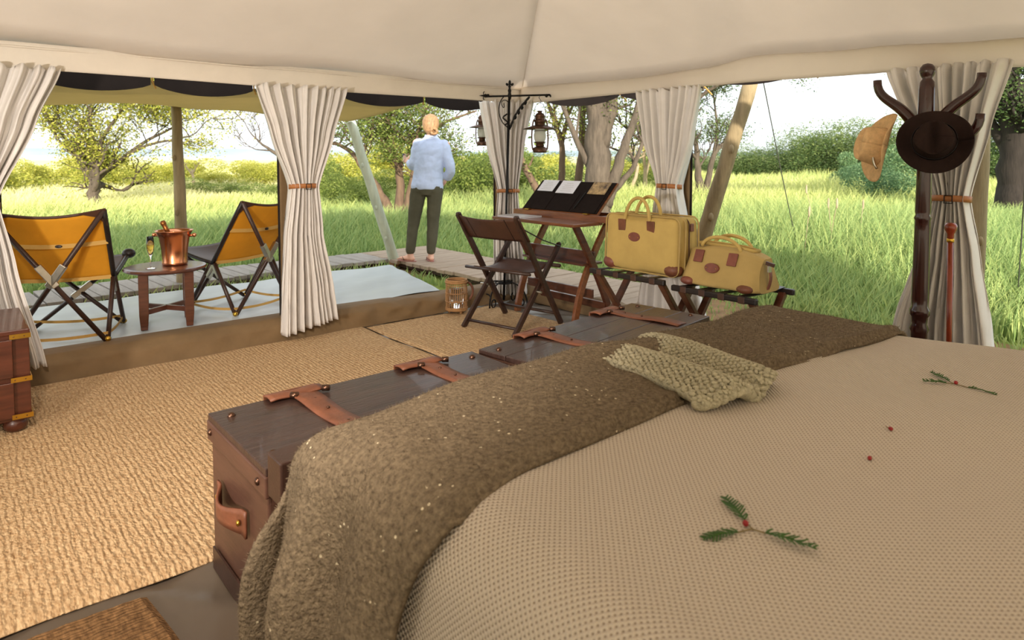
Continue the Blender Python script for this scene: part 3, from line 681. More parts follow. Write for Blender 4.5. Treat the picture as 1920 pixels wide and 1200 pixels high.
# ---- campaign chest at the left edge
ch = thing('campaign_chest', 'reddish wooden campaign chest with brass corners at the left edge', 'chest', (-.25, 4.05, 0))
X0, X1, Y0, Y1, Z0, Z1 = -.80, .275, 3.80, 4.36, .075, .505
m = MB(ch); m.box(((X0+X1)/2, (Y0+Y1)/2+.006, (Z0+Z1)/2 - .012), (X1-X0, Y1-Y0-.012, Z1-Z0-.024)); m.build('body', 'wood_redx', ch, bevel=.004)
m = MB(ch); m.box(((X0+X1)/2, (Y0+Y1)/2, Z1-.012), (X1-X0+.006, Y1-Y0+.006, .024)); m.build('top', 'wood_redx', ch, bevel=.005)
for z0, z1 in ((.095, .262), (.285, .462)):
    m = MB(ch); m.box(((X0+X1)/2 - .02, Y0 - .002, (z0+z1)/2), (X1-X0-.09, .016, z1-z0)); d = m.build('drawer', 'wood_redx', ch, bevel=.003)
    m = MB(ch); m.box(((X0+X1)/2 - .02, Y0 - .012, (z0+z1)/2), (.09, .006, .04)); m.build('handle', 'brass', d, bevel=.002)
for z in (.475, .273, .10):
    m = MB(ch); m.box((X1 - .035, Y0 - .010, z), (.08, .006, .022)); m.box((X1 + .003, Y0 + .03, z), (.004, .075, .022)); m.build('brass_strap', 'brass', ch)
    for x in (X1 - .06, X1 - .02): m = MB(ch); m.ball((x, Y0 - .014, z), .003, 6, 4); m.build('screw', 'rivet', ch)
for x in (X0 + .06, X1 - .06):
    for y in (Y0 + .06, Y1 - .06):
        m = MB(ch); m.lathe([(.03, 0), (.047, .02), (.05, .035), (.045, .055), (.034, .07), (.034, .085)], 16, (x, y, .014)); m.build('bun_foot', 'wood_redx', ch, smooth=True)

# ---- folding director chair at the desk
fc = thing('folding_chair', 'dark brown leather folding chair standing at the writing desk', 'chair', (3.27, 3.86, .014), radians(-78.5))
for s in (-1, 1):
    m = MB(); m.beam((s*.275, -.29, .865), (s*.275, .285, .0), .042, .026, (1, 0, 0)); m.ball((s*.275, -.288, .862), (.018, .022, .014), 8, 6); m.build('back_leg', 'wood_dark', fc, bevel=.004)
    m = MB(); m.beam((s*.243, -.27, .0), (s*.243, .30, .615), .042, .026, (1, 0, 0)); m.ball((s*.243, .30, .615), (.018, .022, .016), 8, 6); m.build('front_leg', 'wood_dark', fc, bevel=.004)
    m = MB(); m.tube([(s*.285, -.255, .79), (s*.29, .02, .675), (s*.265, .285, .60)], .005, 6); m.build('arm_strap', 'leather_black', fc)
    m = MB(); m.tube([(s*.225, -.005, .29), (s*.295, -.005, .29)], .009, 8); m.build('pivot_bolt', 'steel', fc)
m = MB(); m.tube([(-.31, -.165, .445), (.31, -.165, .445)], .012, 8); m.build('seat_rail', 'wood_dark', fc, smooth=True)
m = MB(); m.tube([(-.31, .215, .462), (.31, .215, .462)], .015, 8); m.build('seat_rail', 'wood_dark', fc, smooth=True)
m = MB(); m.tube([(-.243, -.225, .05), (.243, -.225, .05)], .012, 8); m.build('stretcher', 'wood_dark', fc, smooth=True)
m = MB(); m.tube([(-.275, .225, .09), (.275, .225, .09)], .012, 8); m.build('stretcher', 'wood_dark', fc, smooth=True)
m = MB(); m.grid(lambda u, v: (lerp(-.225, .225, u), lerp(-.168, .218, v), .458 + .017*v - .045*sin(pi*v)*(.75 + .25*sin(pi*u))), 14, 14); m.build('seat', 'leather_dark', fc, smooth=True, solid=.006)
def bk(u, v):
    x = lerp(-.30, .30, u); t = lerp(.0, .215, v); return (x, -.283 + t*.62 - .035*sin(pi*u), .855 - t*.82 - .02*sin(pi*u)*(1 - v))
m = MB(); m.grid(bk, 18, 8); b = m.build('backrest', 'leather_dark', fc, smooth=True, solid=.007)
for s in (.02, .20, .80, .98):
    m = MB(); m.tube([Vector(bk(s, v/8)) - Vector((0, .005, 0)) for v in range(9)], .003, 5); m.build('stitching', 'leather_black', b)

# ---- folding campaign desk
dk = thing('writing_desk', 'folding wooden writing desk with open black lined lid', 'desk', (3.75, 3.85, 0))
def wood_leg(pts, w_=.055, d_=.03, mt='wood_orange', nm='leg'):
    m = MB(dk); P = bez(pts, 14)
    for i in range(len(P)):
        pass
    vs = []; fs = []
    for i, p in enumerate(P):
        tg = (P[min(i+1, 14)] - P[max(i-1, 0)]).normalized(); sd = Vector((0, 1, 0)); nn = tg.cross(sd).normalized()
        for a, b in ((-1, -1), (1, -1), (1, 1), (-1, 1)): vs.append(p + nn*a*w_/2 + sd*b*d_/2)
    for i in range(14):
        for k in range(4): fs.append((i*4+k, i*4+(k+1) % 4, (i+1)*4+(k+1) % 4, (i+1)*4+k))
    fs += [(3, 2, 1, 0), (56, 57, 58, 59)]
    m.add(vs, fs); return m.build(nm, mt, dk, bevel=.004)
for y in (4.20, 3.50):
    s_ = .017 if y > 4 else -.017
    wood_leg([(4.0, y - s_, .80), (3.86, y - s_, .60), (3.66, y - s_, .34), (3.62, y - s_, .014)])
    wood_leg([(3.58, y + s_, .80), (3.72, y + s_, .58), (3.84, y + s_, .40), (3.96, y + s_, .13)], mt='wood_red')
for x, z, wd in ((3.80, .52, .10), (3.78, .245, .07), (3.93, .13, .06)):
    m = MB(dk); m.box((x, 3.85, z), (.028, .74, wd)); m.build('stretcher', 'wood_red', dk, bevel=.004)
m = MB(dk); m.box((3.80, 3.85, .475), (.22, .70, .018)); m.build('shelf', 'wood_red', dk, bevel=.003)
m = MB(dk); m.box((3.60, 3.83, .802), (.32, .94, .024)); m.build('writing_leaf', 'wood_orange', dk, bevel=.006)
m = MB(dk)
m.box((3.865, 3.80, .815), (.29, 1.10, .012)); m.box((3.725, 3.80, .835), (.016, 1.10, .05)); m.box((4.005, 3.80, .835), (.016, 1.10, .05)); m.box((3.865, 3.255, .835), (.28, .016, .05)); m.box((3.865, 4.345, .835), (.28, .016, .05))
m.box((3.86, 3.40, .832), (.26, .01, .042)); m.build('box', 'wood_orange', dk, bevel=.003)
lb = Vector((3.735, 0, .865)); lt = Vector((3.975, 0, 1.105)); ld = (lt - lb); ln_ = ld.length; ln = ld.normalized(); lN = Vector((-ln.z, 0, ln.x))
def lidp(y, s, off): return Vector((lb.x, y, lb.z)) + ln*s*ln_ + lN*off
ly0, ly1 = 3.40, 4.26
RL = Matrix((Vector((0, 1, 0)), ln, Vector((0, 1, 0)).cross(ln))).transposed()
m = MB(dk); m.box(lidp((ly0+ly1)/2, .5, -.012), (ly1 - ly0, ln_, .018), RL); lid = m.build('lid', 'wood_orange', dk, bevel=.003)
m = MB(dk); m.box(lidp((ly0+ly1)/2, .5, .0), (ly1 - ly0 - .02, ln_ - .016, .006), RL); m.build('lining', 'felt_black', lid)
for k in range(3):
    a = ly1 - .02 - k*(ly1 - ly0 - .04)/3; b = a - (ly1 - ly0 - .04)/3 + .012
    m = MB(dk); m.box(lidp((a+b)/2, .30, .005), (a - b, ln_*.56, .005), RL); m.build('pocket', 'felt_black', lid, bevel=.001)
m = MB(dk); m.tube([lidp(3.66, .10, .012), lidp(3.645, .62, .012)], .005, 6); m.build('pen', 'iron', lid)
for y in (3.50, 4.17): m = MB(dk); m.box((3.722, y, .868), (.03, .05, .006)); m.build('hinge', 'brass', dk)
for (a, b, s0, s1), nm, mt, lbx, ct in (((4.215, 4.03, .60, .97), 'letter_sheet', 'paper', 'white letter tucked in the desk lid at its left', 'paper'), ((3.985, 3.78, .56, .97), 'letter_sheet', 'paper', 'white letter tucked in the middle of the desk lid', 'paper'), ((3.63, 3.445, .58, .96), 'photo_print', 'photo', 'sepia photograph tucked into the right of the desk lid', 'photograph')):
    m = MB(dk); 
    t = MB(); t.box(lidp((a+b)/2, (s0+s1)/2, .0105), (a - b, ln_*(s1-s0), .0012), RL)
    tag(t.build(nm, mt), lbx, ct)
    if mt == 'paper':
        par = [o_ for o_ in bpy.data.objects if o_.get('label') == lbx][0]
        for k in range(5):
            w_ = (a - b)*(.35 if k == 0 else .62 - .1*(k % 2)); s_ = lerp(s1, s0, .22 + k*.15)
            t = MB(); t.box(lidp((a+b)/2, s_, .0113), (w_, .0022, .0006), RL); t.build('text_line', 'magazine', par)
t = MB(); t.box((3.57, 4.10, .820), (.20, .31, .012), Matrix.Rotation(.06, 3, 'Z')); mg = thing('magazine', 'grey magazine lying on the left of the desk leaf', 'magazine', (3.57, 4.1, .814))
mg2 = t; t = MB(mg); t.box((3.57, 4.10, .8195), (.20, .31, .009), Matrix.Rotation(.06, 3, 'Z')); t.build('pages', 'paper', mg); t = MB(mg); t.box((3.57, 4.10, .8255), (.205, .315, .002), Matrix.Rotation(.06, 3, 'Z')); t.build('cover', 'magazine', mg)

# ---- luggage racks and bags
def rack(label, x0, x1, y0, y1, z):
    t = thing('luggage_rack', label, 'luggage rack', ((x0+x1)/2, (y0+y1)/2, 0), 0, 'folding luggage racks')
    for x in (x0, x1):
        m = MB(t); m.box((x, (y0+y1)/2, z - .018), (.03, y1 - y0, .036)); m.build('top_rail', 'leather_black', t, bevel=.008)
    for y, o_ in ((y0 + .05, .0), (y1 - .05, .0)):
        m = MB(t); m.beam((x0 + .01, y - .016, z - .03), (x1 - .02, y - .016, .014), .03, .045, (0, 1, 0)); m.build('leg', 'wood_red', t, bevel=.004)
        m = MB(t); m.beam((x1 - .01, y + .016, z - .03), (x0 + .02, y + .016, .014), .03, .045, (0, 1, 0)); m.build('leg', 'wood_red', t, bevel=.004)
    for k in range(4):
        y = lerp(y0 + .09, y1 - .09, k/3)
        m = MB(t); m.grid(lambda u, v: (lerp(x0 - .018, x1 + .018, u), y + lerp(-.025, .025, v), z + .003 - .008*sin(pi*u)), 8, 1); s = m.build('strap', 'leather_black', t, solid=.004)
        m = MB(t); m.box((x0, y, z - .018), (.035, .045, .042)); m.build('strap_wrap', 'leather_dark', s, bevel=.006)
    m = MB(t); m.tube([(lerp(x0, x1, .86), y0 + .05, .09), (lerp(x0, x1, .86), y1 - .05, .09)], .012, 8); m.build('stretcher', 'wood_red', t)
    return t
rack('folding luggage rack under the tall canvas bag', 3.33, 3.76, 2.47, 3.09, .55)
rack('folding luggage rack under the small holdall', 3.38, 3.80, 1.89, 2.455, .52)

bag = thing('canvas_bag', 'tall mustard canvas travel bag with two loop handles', 'bag', (3.53, 2.735, .556))
x0, x1, y0, y1, z0, z1 = 3.40, 3.66, 2.44, 3.035, .557, .925
def soft(x0, x1, y0, y1, z0, z1, n=10, r=.045, taper=.0, bulge=.02, seed=0):
    m = MB(); vs = []; cs = Vector(((x0+x1)/2, (y0+y1)/2, (z0+z1)/2)); h = Vector(((x1-x0)/2, (y1-y0)/2, (z1-z0)/2))
    def pt(d):
        p = Vector(d); q = Vector([max(-1 + r/h[i], min(1 - r/h[i], p[i])) for i in range(3)]); e = Vector([(p[i]-q[i])*h[i] for i in range(3)])
        w_ = Vector([q[i]*h[i] for i in range(3)])
        if e.length > 1e-9: w_ = w_ + e.normalized()*min(r, e.length*1.0 if e.length < r else r)
        tz = (w_.z + h.z)/(2*h.z); w_.x *= 1 - taper*tz; w_.y *= 1 - taper*.25*tz
        b = (1 - abs(p[1])**2)*(1 - abs(p[2])**2); w_.x += bulge*b*(1 if p[0] > 0 else -1)*(abs(p[0]) > .9)
        w_.z -= .012*(1 - abs(p[1]))*(p[2] > .9)
        return cs + w_ + Vector((.003*sin(p[1]*7+seed)*p[2], 0, .004*sin(p[1]*5 + p[0]*3 + seed)))
    g = [-1, -.985, -.95, -.88, -.7, -.45, -.15, .15, .45, .7, .88, .95, .985, 1]; N = len(g)-1
    for ax in range(3):
        for sg in (-1, 1):
            def fn(u, v):
                a, b = g[round(u*N)], g[round(v*N)]; d = [0, 0, 0]; d[ax] = sg; d[(ax+1) % 3] = a; d[(ax+2) % 3] = b if sg > 0 else -b; return pt(d)
            m.grid(fn, N, N)
    return m
def addsoft(name, root, mt, **k):
    q = soft(**k); m = MB(root); m.add(q.v, q.f); o = m.build(name, mt, root, smooth=True)
    wl = o.modifiers.new('weld', 'WELD'); wl.merge_threshold = .0015; return o
addsoft('body', bag, 'bag_canvas', x0=x0, x1=x1, y0=y0, y1=y1, z0=z0, z1=z1, r=.045, taper=.10, bulge=.012)
def edge_loop(x, y0, y1, z0, z1, r, tp=0.):
    P = []
    for cy, cz, a0 in ((y1-r, z1-r, 0), (y0+r, z1-r, 90), (y0+r, z0+r, 180), (y1-r, z0+r, 270)):
        for k in range(6): a = radians(a0 + 90*k/5); P.append((x + (cz + r*sin(a) > (z0+z1)/2)*tp, cy + r*cos(a), cz + r*sin(a)))
    return P
for x, tp in ((x0 + .022, .012), (x0 + .085, .008), (x1 - .022, -.012)):
    m = MB(bag); m.tube(edge_loop(x, y0 - .002, y1 + .002, z0 - .0, z1 - .002, .05, tp), .006, 6, closed=True); m.build('piping', 'bag_canvas2', bag, smooth=True)
m = MB(bag); m.tube(edge_loop(x0 + .13, y0 - .001, y1 + .001, z0, z1 - .004, .05), .004, 6, closed=True); m.build('zip', 'leather_dark', bag)
for xo in (0, .115):
    yl, yr = 2.86, 2.655
    m = MB(bag); P = bez([(x0 + .01 + xo, yl, .87 if not xo else .90), (x0 + .012 + xo, yl - .02, 1.05), (x0 + .03 + xo, (yl+yr)/2, 1.075), (x0 + .012 + xo, yr + .0, 1.05), (x0 + .01 + xo, yr, .87 if not xo else .90)], 22); m.tube(P, .0115, 8); h = m.build('handle', 'bag_canvas', bag, smooth=True)
for y in (2.875, 2.64):
    m = MB(bag); m.box((x0 + .004, y, .855), (.010, .062, .078), Matrix.Rotation(radians(-4), 3, 'Y')); m.build('handle_patch', 'leather_tan', bag, bevel=.004)
Rx = Matrix.Rotation(radians(-90), 3, 'Y')
m = MB(bag); m.lathe([(0, .010), (.046, .010), (.05, .006), (.05, 0)], 24, (x0 + .004, 2.768, .783), Rx, .62, 1); bd = m.build('oval_badge', 'leather_red', bag, smooth=False); bd['label'] = 'oval reddish leather badge with two brass studs'
for d in (-.034, .034): m = MB(bag); m.ball((x0 - .007, 2.768 + d, .783), .0035, 8, 5); m.build('stud', 'brass', bd, smooth=True)
for y, s in ((y1 - .045, 1), (y0 + .055, -1)):
    m = MB(bag); m.ball((x0 + .045, y, z0 + .04), (.056, .066, .048), 14, 10); c = m.build('corner_patch', 'leather_tan' if s < 0 else 'leather_red', bag, smooth=True)
for z in (.66, .86): m = MB(bag); m.box((x0 + .155, y0 - .004, z), (.03, .012, .05)); m.build('side_tab', 'leather_tan', bag, bevel=.004)

hb = thing('canvas_holdall', 'smaller mustard canvas holdall with gaping frame mouth and tag', 'bag', (3.55, 2.17, .526))
hx0, hx1, hy0, hy1, hz0, hz1 = 3.40, 3.76, 1.935, 2.435, .528, .77
def hold(u, v):
    """closed wedge body: u round the section in XZ, v along the length"""
    a = 2*pi*u; y = lerp(hy1, hy0, v); e = (2*v - 1); en = 1 - max(0, abs(e) - .72)**2*4.6
    cx = (hx0+hx1)/2; s_, c_ = sin(a), cos(a)
    zt = (s_+1)/2; wd = lerp(.185, .055, max(0, zt)**1.25)*(1 if zt > .04 else .86)
    x = cx + wd*(1 if c_ > 0 else -1)*min(1, abs(c_)*1.6)*en; z = hz0 + (hz1 - hz0)*min(1, max(0, (s_*1.12+1)/2))*(1 - .22*max(0, e)**2*zt - .16*max(0, -e)**2*zt)
    x += .006*sin(y*23 + z*19); return Vector((x, y + .012*sin(z*21)*e, max(z, hz0)))
m = MB(hb); m.grid(hold, 48, 26)
m.add([hold(k/48, 0) for k in range(48)], [tuple(range(48))]); m.add([hold(k/48, 1) for k in range(48)], [tuple(range(47, -1, -1))])
m.build('body', 'bag_canvas2', hb, smooth=True)
fr = [(3.545, 2.37, .775), (3.555, 2.10, .765), (3.56, 2.02, .755), (3.61, 2.01, .752), (3.62, 2.10, .765), (3.615, 2.37, .775)]
m = MB(hb); m.tube(fr, .011, 8, closed=True); m.build('mouth_frame', 'bag_canvas', hb, smooth=True)
for xo in (3.515, 3.645):
    m = MB(hb); m.tube(bez([(xo, 2.335, .76), (xo + .01, 2.32, .83), (xo + .02, 2.20, .845), (xo + .01, 2.09, .81), (xo, 2.075, .745)], 16), .011, 8); m.build('handle', 'bag_canvas', hb, smooth=True)
for y in (2.325, 2.10):
    m = MB(hb); m.box((3.468, y, .705), (.012, .06, .078), Matrix.Rotation(radians(24), 3, 'Y')); m.build('handle_patch', 'leather_red', hb, bevel=.004)
m = MB(hb); m.lathe([(0, .010), (.044, .010), (.048, .005), (.048, -.01)], 24, (3.437, 2.215, .645), Matrix.Rotation(radians(-78), 3, 'Y'), .62, 1); bd = m.build('oval_badge', 'leather_red', hb); bd['label'] = 'oval reddish leather badge'
for d in (-.033, .033): m = MB(hb); m.ball((3.427, 2.215 + d, .647), .0035, 8, 5); m.build('stud', 'brass', bd)
for y, mt in ((hy1 - .062, 'leather_red'), (hy0 + .06, 'leather_tan')):
    m = MB(hb); m.ball((3.428, y, hz0 + .024), (.036, .05, .026), 12, 8); m.build('corner_patch', mt, hb, smooth=True)
m = MB(hb); m.grid(lambda u, v: (3.56 + lerp(-.012, .012, u), 1.93 - .02*sin(v*3), lerp(.70, .545, v)), 2, 8); tg = m.build('luggage_tag', 'leather_red', hb, solid=.006)
m = MB(hb); m.box((3.55, 1.915, .665), (.03, .01, .035)); m.build('tag_clip', 'steel', tg)
m = MB(hb); m.beam((3.54, 1.93, .70), (3.54, 1.88, .69), .012, .02); m.build('tag_strap', 'leather_dark', tg)

# ---- wicker candle lantern on the rug
wk = thing('wicker_lantern', 'small round wicker lantern basket on the rug by the veranda kerb', 'basket', (3.20, 4.47, .014))
for k in range(30):
    a = 2*pi*k/30; r = .083
    m = MB(); m.tube([(r*cos(a), r*sin(a), .03), ((r+.006)*cos(a), (r+.006)*sin(a), .14), (r*cos(a), r*sin(a), .255)], .0035, 5); m.build('cane', 'wicker', wk)
for z, r, t in ((.032, .086, .009), (.045, .088, .006), (.10, .091, .004), (.17, .091, .004), (.235, .088, .005), (.258, .088, .010), (.272, .084, .008)):
    m = MB(); m.tube([(r*cos(2*pi*k/28), r*sin(2*pi*k/28), z) for k in range(28)], t, 6, closed=True); m.build('hoop', 'wicker', wk, smooth=True)
m = MB(); m.lathe([(0, .03), (.082, .03), (.082, .04), (0, .04)], 20); m.build('base', 'wicker', wk)
for k in range(3): a = 2*pi*k/3 + .5; m = MB(); m.ball((.06*cos(a), .06*sin(a), .014), (.012, .012, .016), 8, 6); m.build('foot', 'wicker', wk)
m = MB(); m.lathe([(.062, .045), (.062, .20), (.055, .205)], 18); m.build('glass_liner', 'glass', wk, smooth=True)
m = MB(); m.tube(bez([(.085, -.03, .25), (.15, -.06, .22), (.135, -.055, .13), (.10, -.04, .10)], 10), .010, 6); m.build('carry_strap', 'leather_tan', wk, smooth=True)

# ---- wrought-iron lantern stand
st = thing('iron_stand', 'black wrought iron lantern stand with fleur finial at the tent corner', 'lantern stand', (3.70, 4.46, 0))
rr = Vector((.7617, -.648, 0)); fw_ = Vector((.648, .7617, 0)); B = Vector((3.70, 4.46, 0)); T_ = B + rr*.055
def sp(a, z, f=0.): return B + rr*(a + .055*z/2) + fw_*f + Vector((0, 0, z))
m = MB(st); m.tube([sp(0, .05), sp(0, .8), sp(0, 1.85)], .011, 10); m.build('pole', 'iron', st, smooth=True)
m = MB(st); m.lathe([(.012, 1.80), (.017, 1.83), (.012, 1.86), (.016, 1.875), (.010, 1.89), (.009, 1.90), (.014, 1.91), (.008, 1.92), (.006, 1.955), (0, 1.966)], 10, sp(0, 1.9) - Vector((0, 0, 1.9))); m.build('finial_stem', 'iron', st, smooth=True)
for s in (-1, 0, 1):
    m = MB(st); c = sp(s*.022, 1.928 + (.014 if s == 0 else 0)); m.ball(c, (.012, .012, .024 if s == 0 else .015), 8, 6, Matrix.Rotation(s*.8, 3, fw_)); m.build('finial_leaf', 'iron', st, smooth=True)
BZR = 1.832
m = MB(st); m.tube([sp(-.215, BZR - .008), sp(.395, BZR + .008)], .0085, 8); bar = m.build('crossbar', 'iron', st, smooth=True)
for a in (-.205, -.185, .32, .36, .395):
    m = MB(st); m.ball(sp(a, BZR), (.014, .014, .016), 8, 6); m.build('bar_bead', 'iron', bar, smooth=True)
for a, s in ((-.215, -1), (.395, 1)):
    m = MB(st); m.tube([sp(a, BZR), sp(a + s*.045, BZR)], [.011, .001], 6); m.tube(bez([sp(a, BZR), sp(a + s*.02, BZR + .03), sp(a + s*.0, BZR + .035)], 5), .004, 5); m.tube(bez([sp(a, BZR), sp(a + s*.02, BZR - .03), sp(a, BZR - .035)], 5), .004, 5); m.build('bar_tip', 'iron', bar, smooth=True)
m = MB(st); m.tube(bez([sp(.01, 1.54), sp(.05, 1.68), sp(.10, 1.74), sp(.175, BZR - .01)], 14), [.006 + .006*abs(sin(i*1.1)) for i in range(15)], 6); m.build('leaf_bracket', 'iron', st, smooth=True)
for k in range(5): m = MB(st); p = sp(.03 + .028*k, 1.60 + .042*k); m.ball(p, (.014, .008, .018), 6, 5, Matrix.Rotation(.5, 3, fw_)); m.build('bracket_leaf', 'iron', st, smooth=True)
sc = [sp(-.045 + (.045 - .005*k)*cos(radians(30 + 38*k))*(1-.06*k), 1.755 + (.045 - .003*k)*sin(radians(30 + 38*k))) for k in range(13)]
m = MB(st); m.tube(bez([sp(-.01, 1.56), sp(-.10, 1.62), sp(-.11, 1.76), sp(-.05, BZR - .01)], 10), .005, 6); m.build('scroll', 'iron', st, smooth=True)
m = MB(st); m.tube(sc, .004, 6); m.build('scroll', 'iron', st, smooth=True)
m = MB(st); m.tube([sp(-.03 + .02*sin(k*.9), 1.58 + .012*k) for k in range(9)], .007, 6); m.build('scroll_leaf', 'iron', st, smooth=True)
for k in range(4):
    a = radians(20 + 90*k); d = Vector((cos(a), sin(a), 0))
    P = bez([B + Vector((0, 0, .20)), B + d*.10 + Vector((0, 0, .24)), B + d*.24 + Vector((0, 0, .18)), B + d*.235 + Vector((0, 0, .022))], 14)
    m = MB(st); m.tube(P, .007, 6); m.build('foot', 'iron', st, smooth=True)
    c = B + d*.17 + Vector((0, 0, .05)); m = MB(st); m.tube([c + d*(.034*cos(q)) + Vector((0, 0, .034*sin(q))) for q in [2*pi*i/14 for i in range(14)]], .006, 6, closed=True); m.build('foot_ring', 'iron', st, smooth=True)
m = MB(st); m.tube([B + Vector((.075*cos(2*pi*i/20), .075*sin(2*pi*i/20), .205)) for i in range(20)], .006, 6, closed=True); m.build('base_ring', 'iron', st, smooth=True)

def lantern(label, top, s=1., hook=True):
    """top: point the bail hangs from"""
    tp = Vector(top); t = thing('oil_lantern', label, 'lantern', tuple(tp - Vector((0, 0, .50*s))), 0, 'hanging oil lanterns')
    def b(name, mt, fn, sm=True, parent=None):
        m = MB(); fn(m); m.v = [(x*s, y*s, z*s) for x, y, z in m.v]; return m.build(name, mt, parent or t, smooth=sm)
    b('tank', 'lantern_metal', lambda m: m.lathe([(0, 0), (.062, 0), (.066, .012), (.064, .045), (.04, .058), (0, .06)], 20))
    b('burner', 'lantern_metal', lambda m: m.lathe([(.034, .055), (.042, .065), (.036, .085), (.05, .092), (.05, .098), (0, .1)], 18))
    b('globe', 'frosted', lambda m: m.lathe([(.040, .095), (.054, .125), (.058, .165), (.050, .205), (.042, .225)], 20))
    b('shade', 'lantern_metal', lambda m: m.lathe([(.045, .262), (.08, .25), (.158, .224), (.160, .219), (.078, .243), (.045, .252)], 28))
    b('chimney', 'lantern_metal', lambda m: m.lathe([(.045, .225), (.046, .25), (.05, .285), (.054, .29), (.054, .305), (.045, .31), (.045, .335), (.05, .34), (.036, .365), (.02, .375), (.018, .385), (.026, .388), (.026, .394), (0, .396)], 20))
    for sx in (-1, 1):
        b('side_tube', 'lantern_metal', lambda m: m.tube(bez([(sx*.058, 0, .02), (sx*.085, 0, .03), (sx*.078, 0, .2), (sx*.074, 0, .30), (sx*.05, 0, .315)], 12), .0075, 6))
    for z in (.10, .205): b('globe_guard', 'lantern_metal', lambda m: m.tube([(.06*cos(2*pi*i/20), .06*sin(2*pi*i/20), z) for i in range(20)], .003, 5, closed=True))
    if hook:
        b('bail', 'iron', lambda m: m.tube([(-.05, 0, .315), (-.055, .0, .40), (-.03, 0, .455), (0, 0, .47), (.03, 0, .455), (.055, 0, .40), (.05, 0, .315)], .0028, 5))
        b('hook', 'iron', lambda m: m.tube(bez([(0, 0, .465), (.02, 0, .47), (.02, 0, .50), (-.03, 0, .51), (0, 0, .53)], 10), .003, 5))
    t.rotation_euler = (0, 0, radians(-40)); return t
lp = sp(.265, BZR - .03); lantern('oil lantern hanging from the iron stand crossbar', (lp.x, lp.y, 1.80), .92)
lantern('oil lantern hanging outside, half hidden by the corner curtain', (3.90, 5.02, 1.80), .78)

# ---- coat stand, hats, walking stick
cs_ = thing('coat_stand', 'dark turned wooden coat stand with curved hooks holding hats', 'coat stand', (3.55, 1.145, 0))
o_ = Vector((3.55, 1.145, 0))
m = MB(cs_); m.lathe([(.09, 0), (.10, .03), (.05, .06), (.034, .10), (.044, .12), (.036, .14), (.036, .46), (.042, .475), (.033, .50), (.036, .535), (.043, .545), (.043, .57), (.035, .585), (.037, .62), (.034, .95), (.033, 1.0), (.038, 1.01), (.031, 1.025), (.034, 1.04), (.031, 1.30), (.030, 1.36), (.036, 1.40), (.034, 1.62), (.03, 1.655), (.02, 1.67), (.028, 1.685), (.034, 1.705), (.032, 1.722), (.02, 1.738), (0, 1.744)], 24, o_); m.build('post', 'wood_coat', cs_, smooth=True)
for k in range(4):
    a = radians(45 + 90*k); d = Vector((cos(a), sin(a), 0)); m = MB(cs_); m.tube(bez([o_ + d*.03 + Vector((0, 0, .16)), o_ + d*.16 + Vector((0, 0, .17)), o_ + d*.20 + Vector((0, 0, .03)), o_ + d*.30 + Vector((0, 0, .016))], 12), [.024 - .0006*i for i in range(13)], 8); m.build('foot', 'wood_coat', cs_, smooth=True)
vdir = Vector((0, -1, 0))
for (d, z, sc_) in ((Vector((-.1, .99, 0)), 1.445, 1.), (Vector((.1, -.99, 0)), 1.445, 1.), (Vector((.05, -1, 0)), 1.262, 1.0), (Vector((.8, .6, 0)), 1.30, .75)):
    P = bez([o_ + d*.02 + Vector((0, 0, z)), o_ + d*.09*sc_ + Vector((0, 0, z + .02)), o_ + d*.07*sc_ + Vector((0, 0, z + .14*sc_)), o_ + d*.22*sc_ + Vector((0, 0, z + .10*sc_)), o_ + d*.215*sc_ + Vector((0, 0, z + .235*sc_))], 18)
    m = MB(cs_); m.tube(P, [.030 - .0006*i for i in range(19)], 10); m.build('hook', 'wood_coat', cs_, smooth=True)
def hat(name, label, c, axis, rb, crown_r, crown_h, mt, droop, ribbon=True, oval=(1.0, 1.12), pinch=.03):
    t = thing(name, label, 'hat', c); ax = Vector(axis).normalized(); xx = ax.orthogonal().normalized()
    up_ = Vector((0, 0, 1)); yy = (up_ - ax*up_.dot(ax)).normalized(); xx = yy.cross(ax)
    Rm = Matrix((xx, yy, ax)).transposed()
    def brim(u, v):
        a = 2*pi*u; r = lerp(crown_r*.97, rb, v)*1; wav = droop*(v**1.6)*cos(2*a) + .25*droop*v*sin(3*a + 1)
        return Rm @ Vector((r*oval[0]*cos(a), r*oval[1]*sin(a), wav + .012*v**3))
    m = MB(); m.grid(brim, 48, 8); m.build('brim', mt, t, smooth=True, solid=.004)
    def crown(u, v):
        a = 2*pi*u; q = v; 
        if q < .62: r = crown_r*(1 - .13*(q/.62)); z = crown_h*(q/.62)
        else: k = (q - .62)/.38; r = crown_r*.87*cos(k*pi/2)**.75; z = crown_h + .016*sin(k*pi/2)
        x, y = r*oval[0]*cos(a), r*oval[1]*sin(a)
        z -= pinch*math.exp(-(x/(.022))**2)*min(1, max(0, (q - .45)*3))*(1 if y > -.9*crown_r else .5)
        if y > 0: x *= 1 - .28*min(1, (y/crown_r))*min(1, q*1.4)
        return Rm @ Vector((x, y, z))
    m = MB(); m.grid(crown, 48, 22); m.build('crown', mt, t, smooth=True, solid=.003)
    if ribbon:
        m = MB(); m.grid(lambda u, v: Rm @ Vector(((crown_r*1.015)*oval[0]*cos(2*pi*u), (crown_r*1.015)*oval[1]*sin(2*pi*u), lerp(.002, .03, v))), 40, 2); m.build('ribbon', 'hat_ribbon', t, smooth=True, solid=.002)
    return t
cd = Vector((-.78, -.42, .18))
hat('felt_hat', 'dark brown felt hat hanging on the front of the coat stand', (3.45, 1.075, 1.372), (-.9, -.24, .20), .150, .088, .095, 'hat_felt', .022, True, (1.0, .98), .035)
hat('straw_hat', 'tan straw hat hanging behind the dark felt hat', (3.50, 1.325, 1.35), (-.55, .62, .20), .150, .082, .09, 'straw', .028, False, (.95, 1.15), .03)
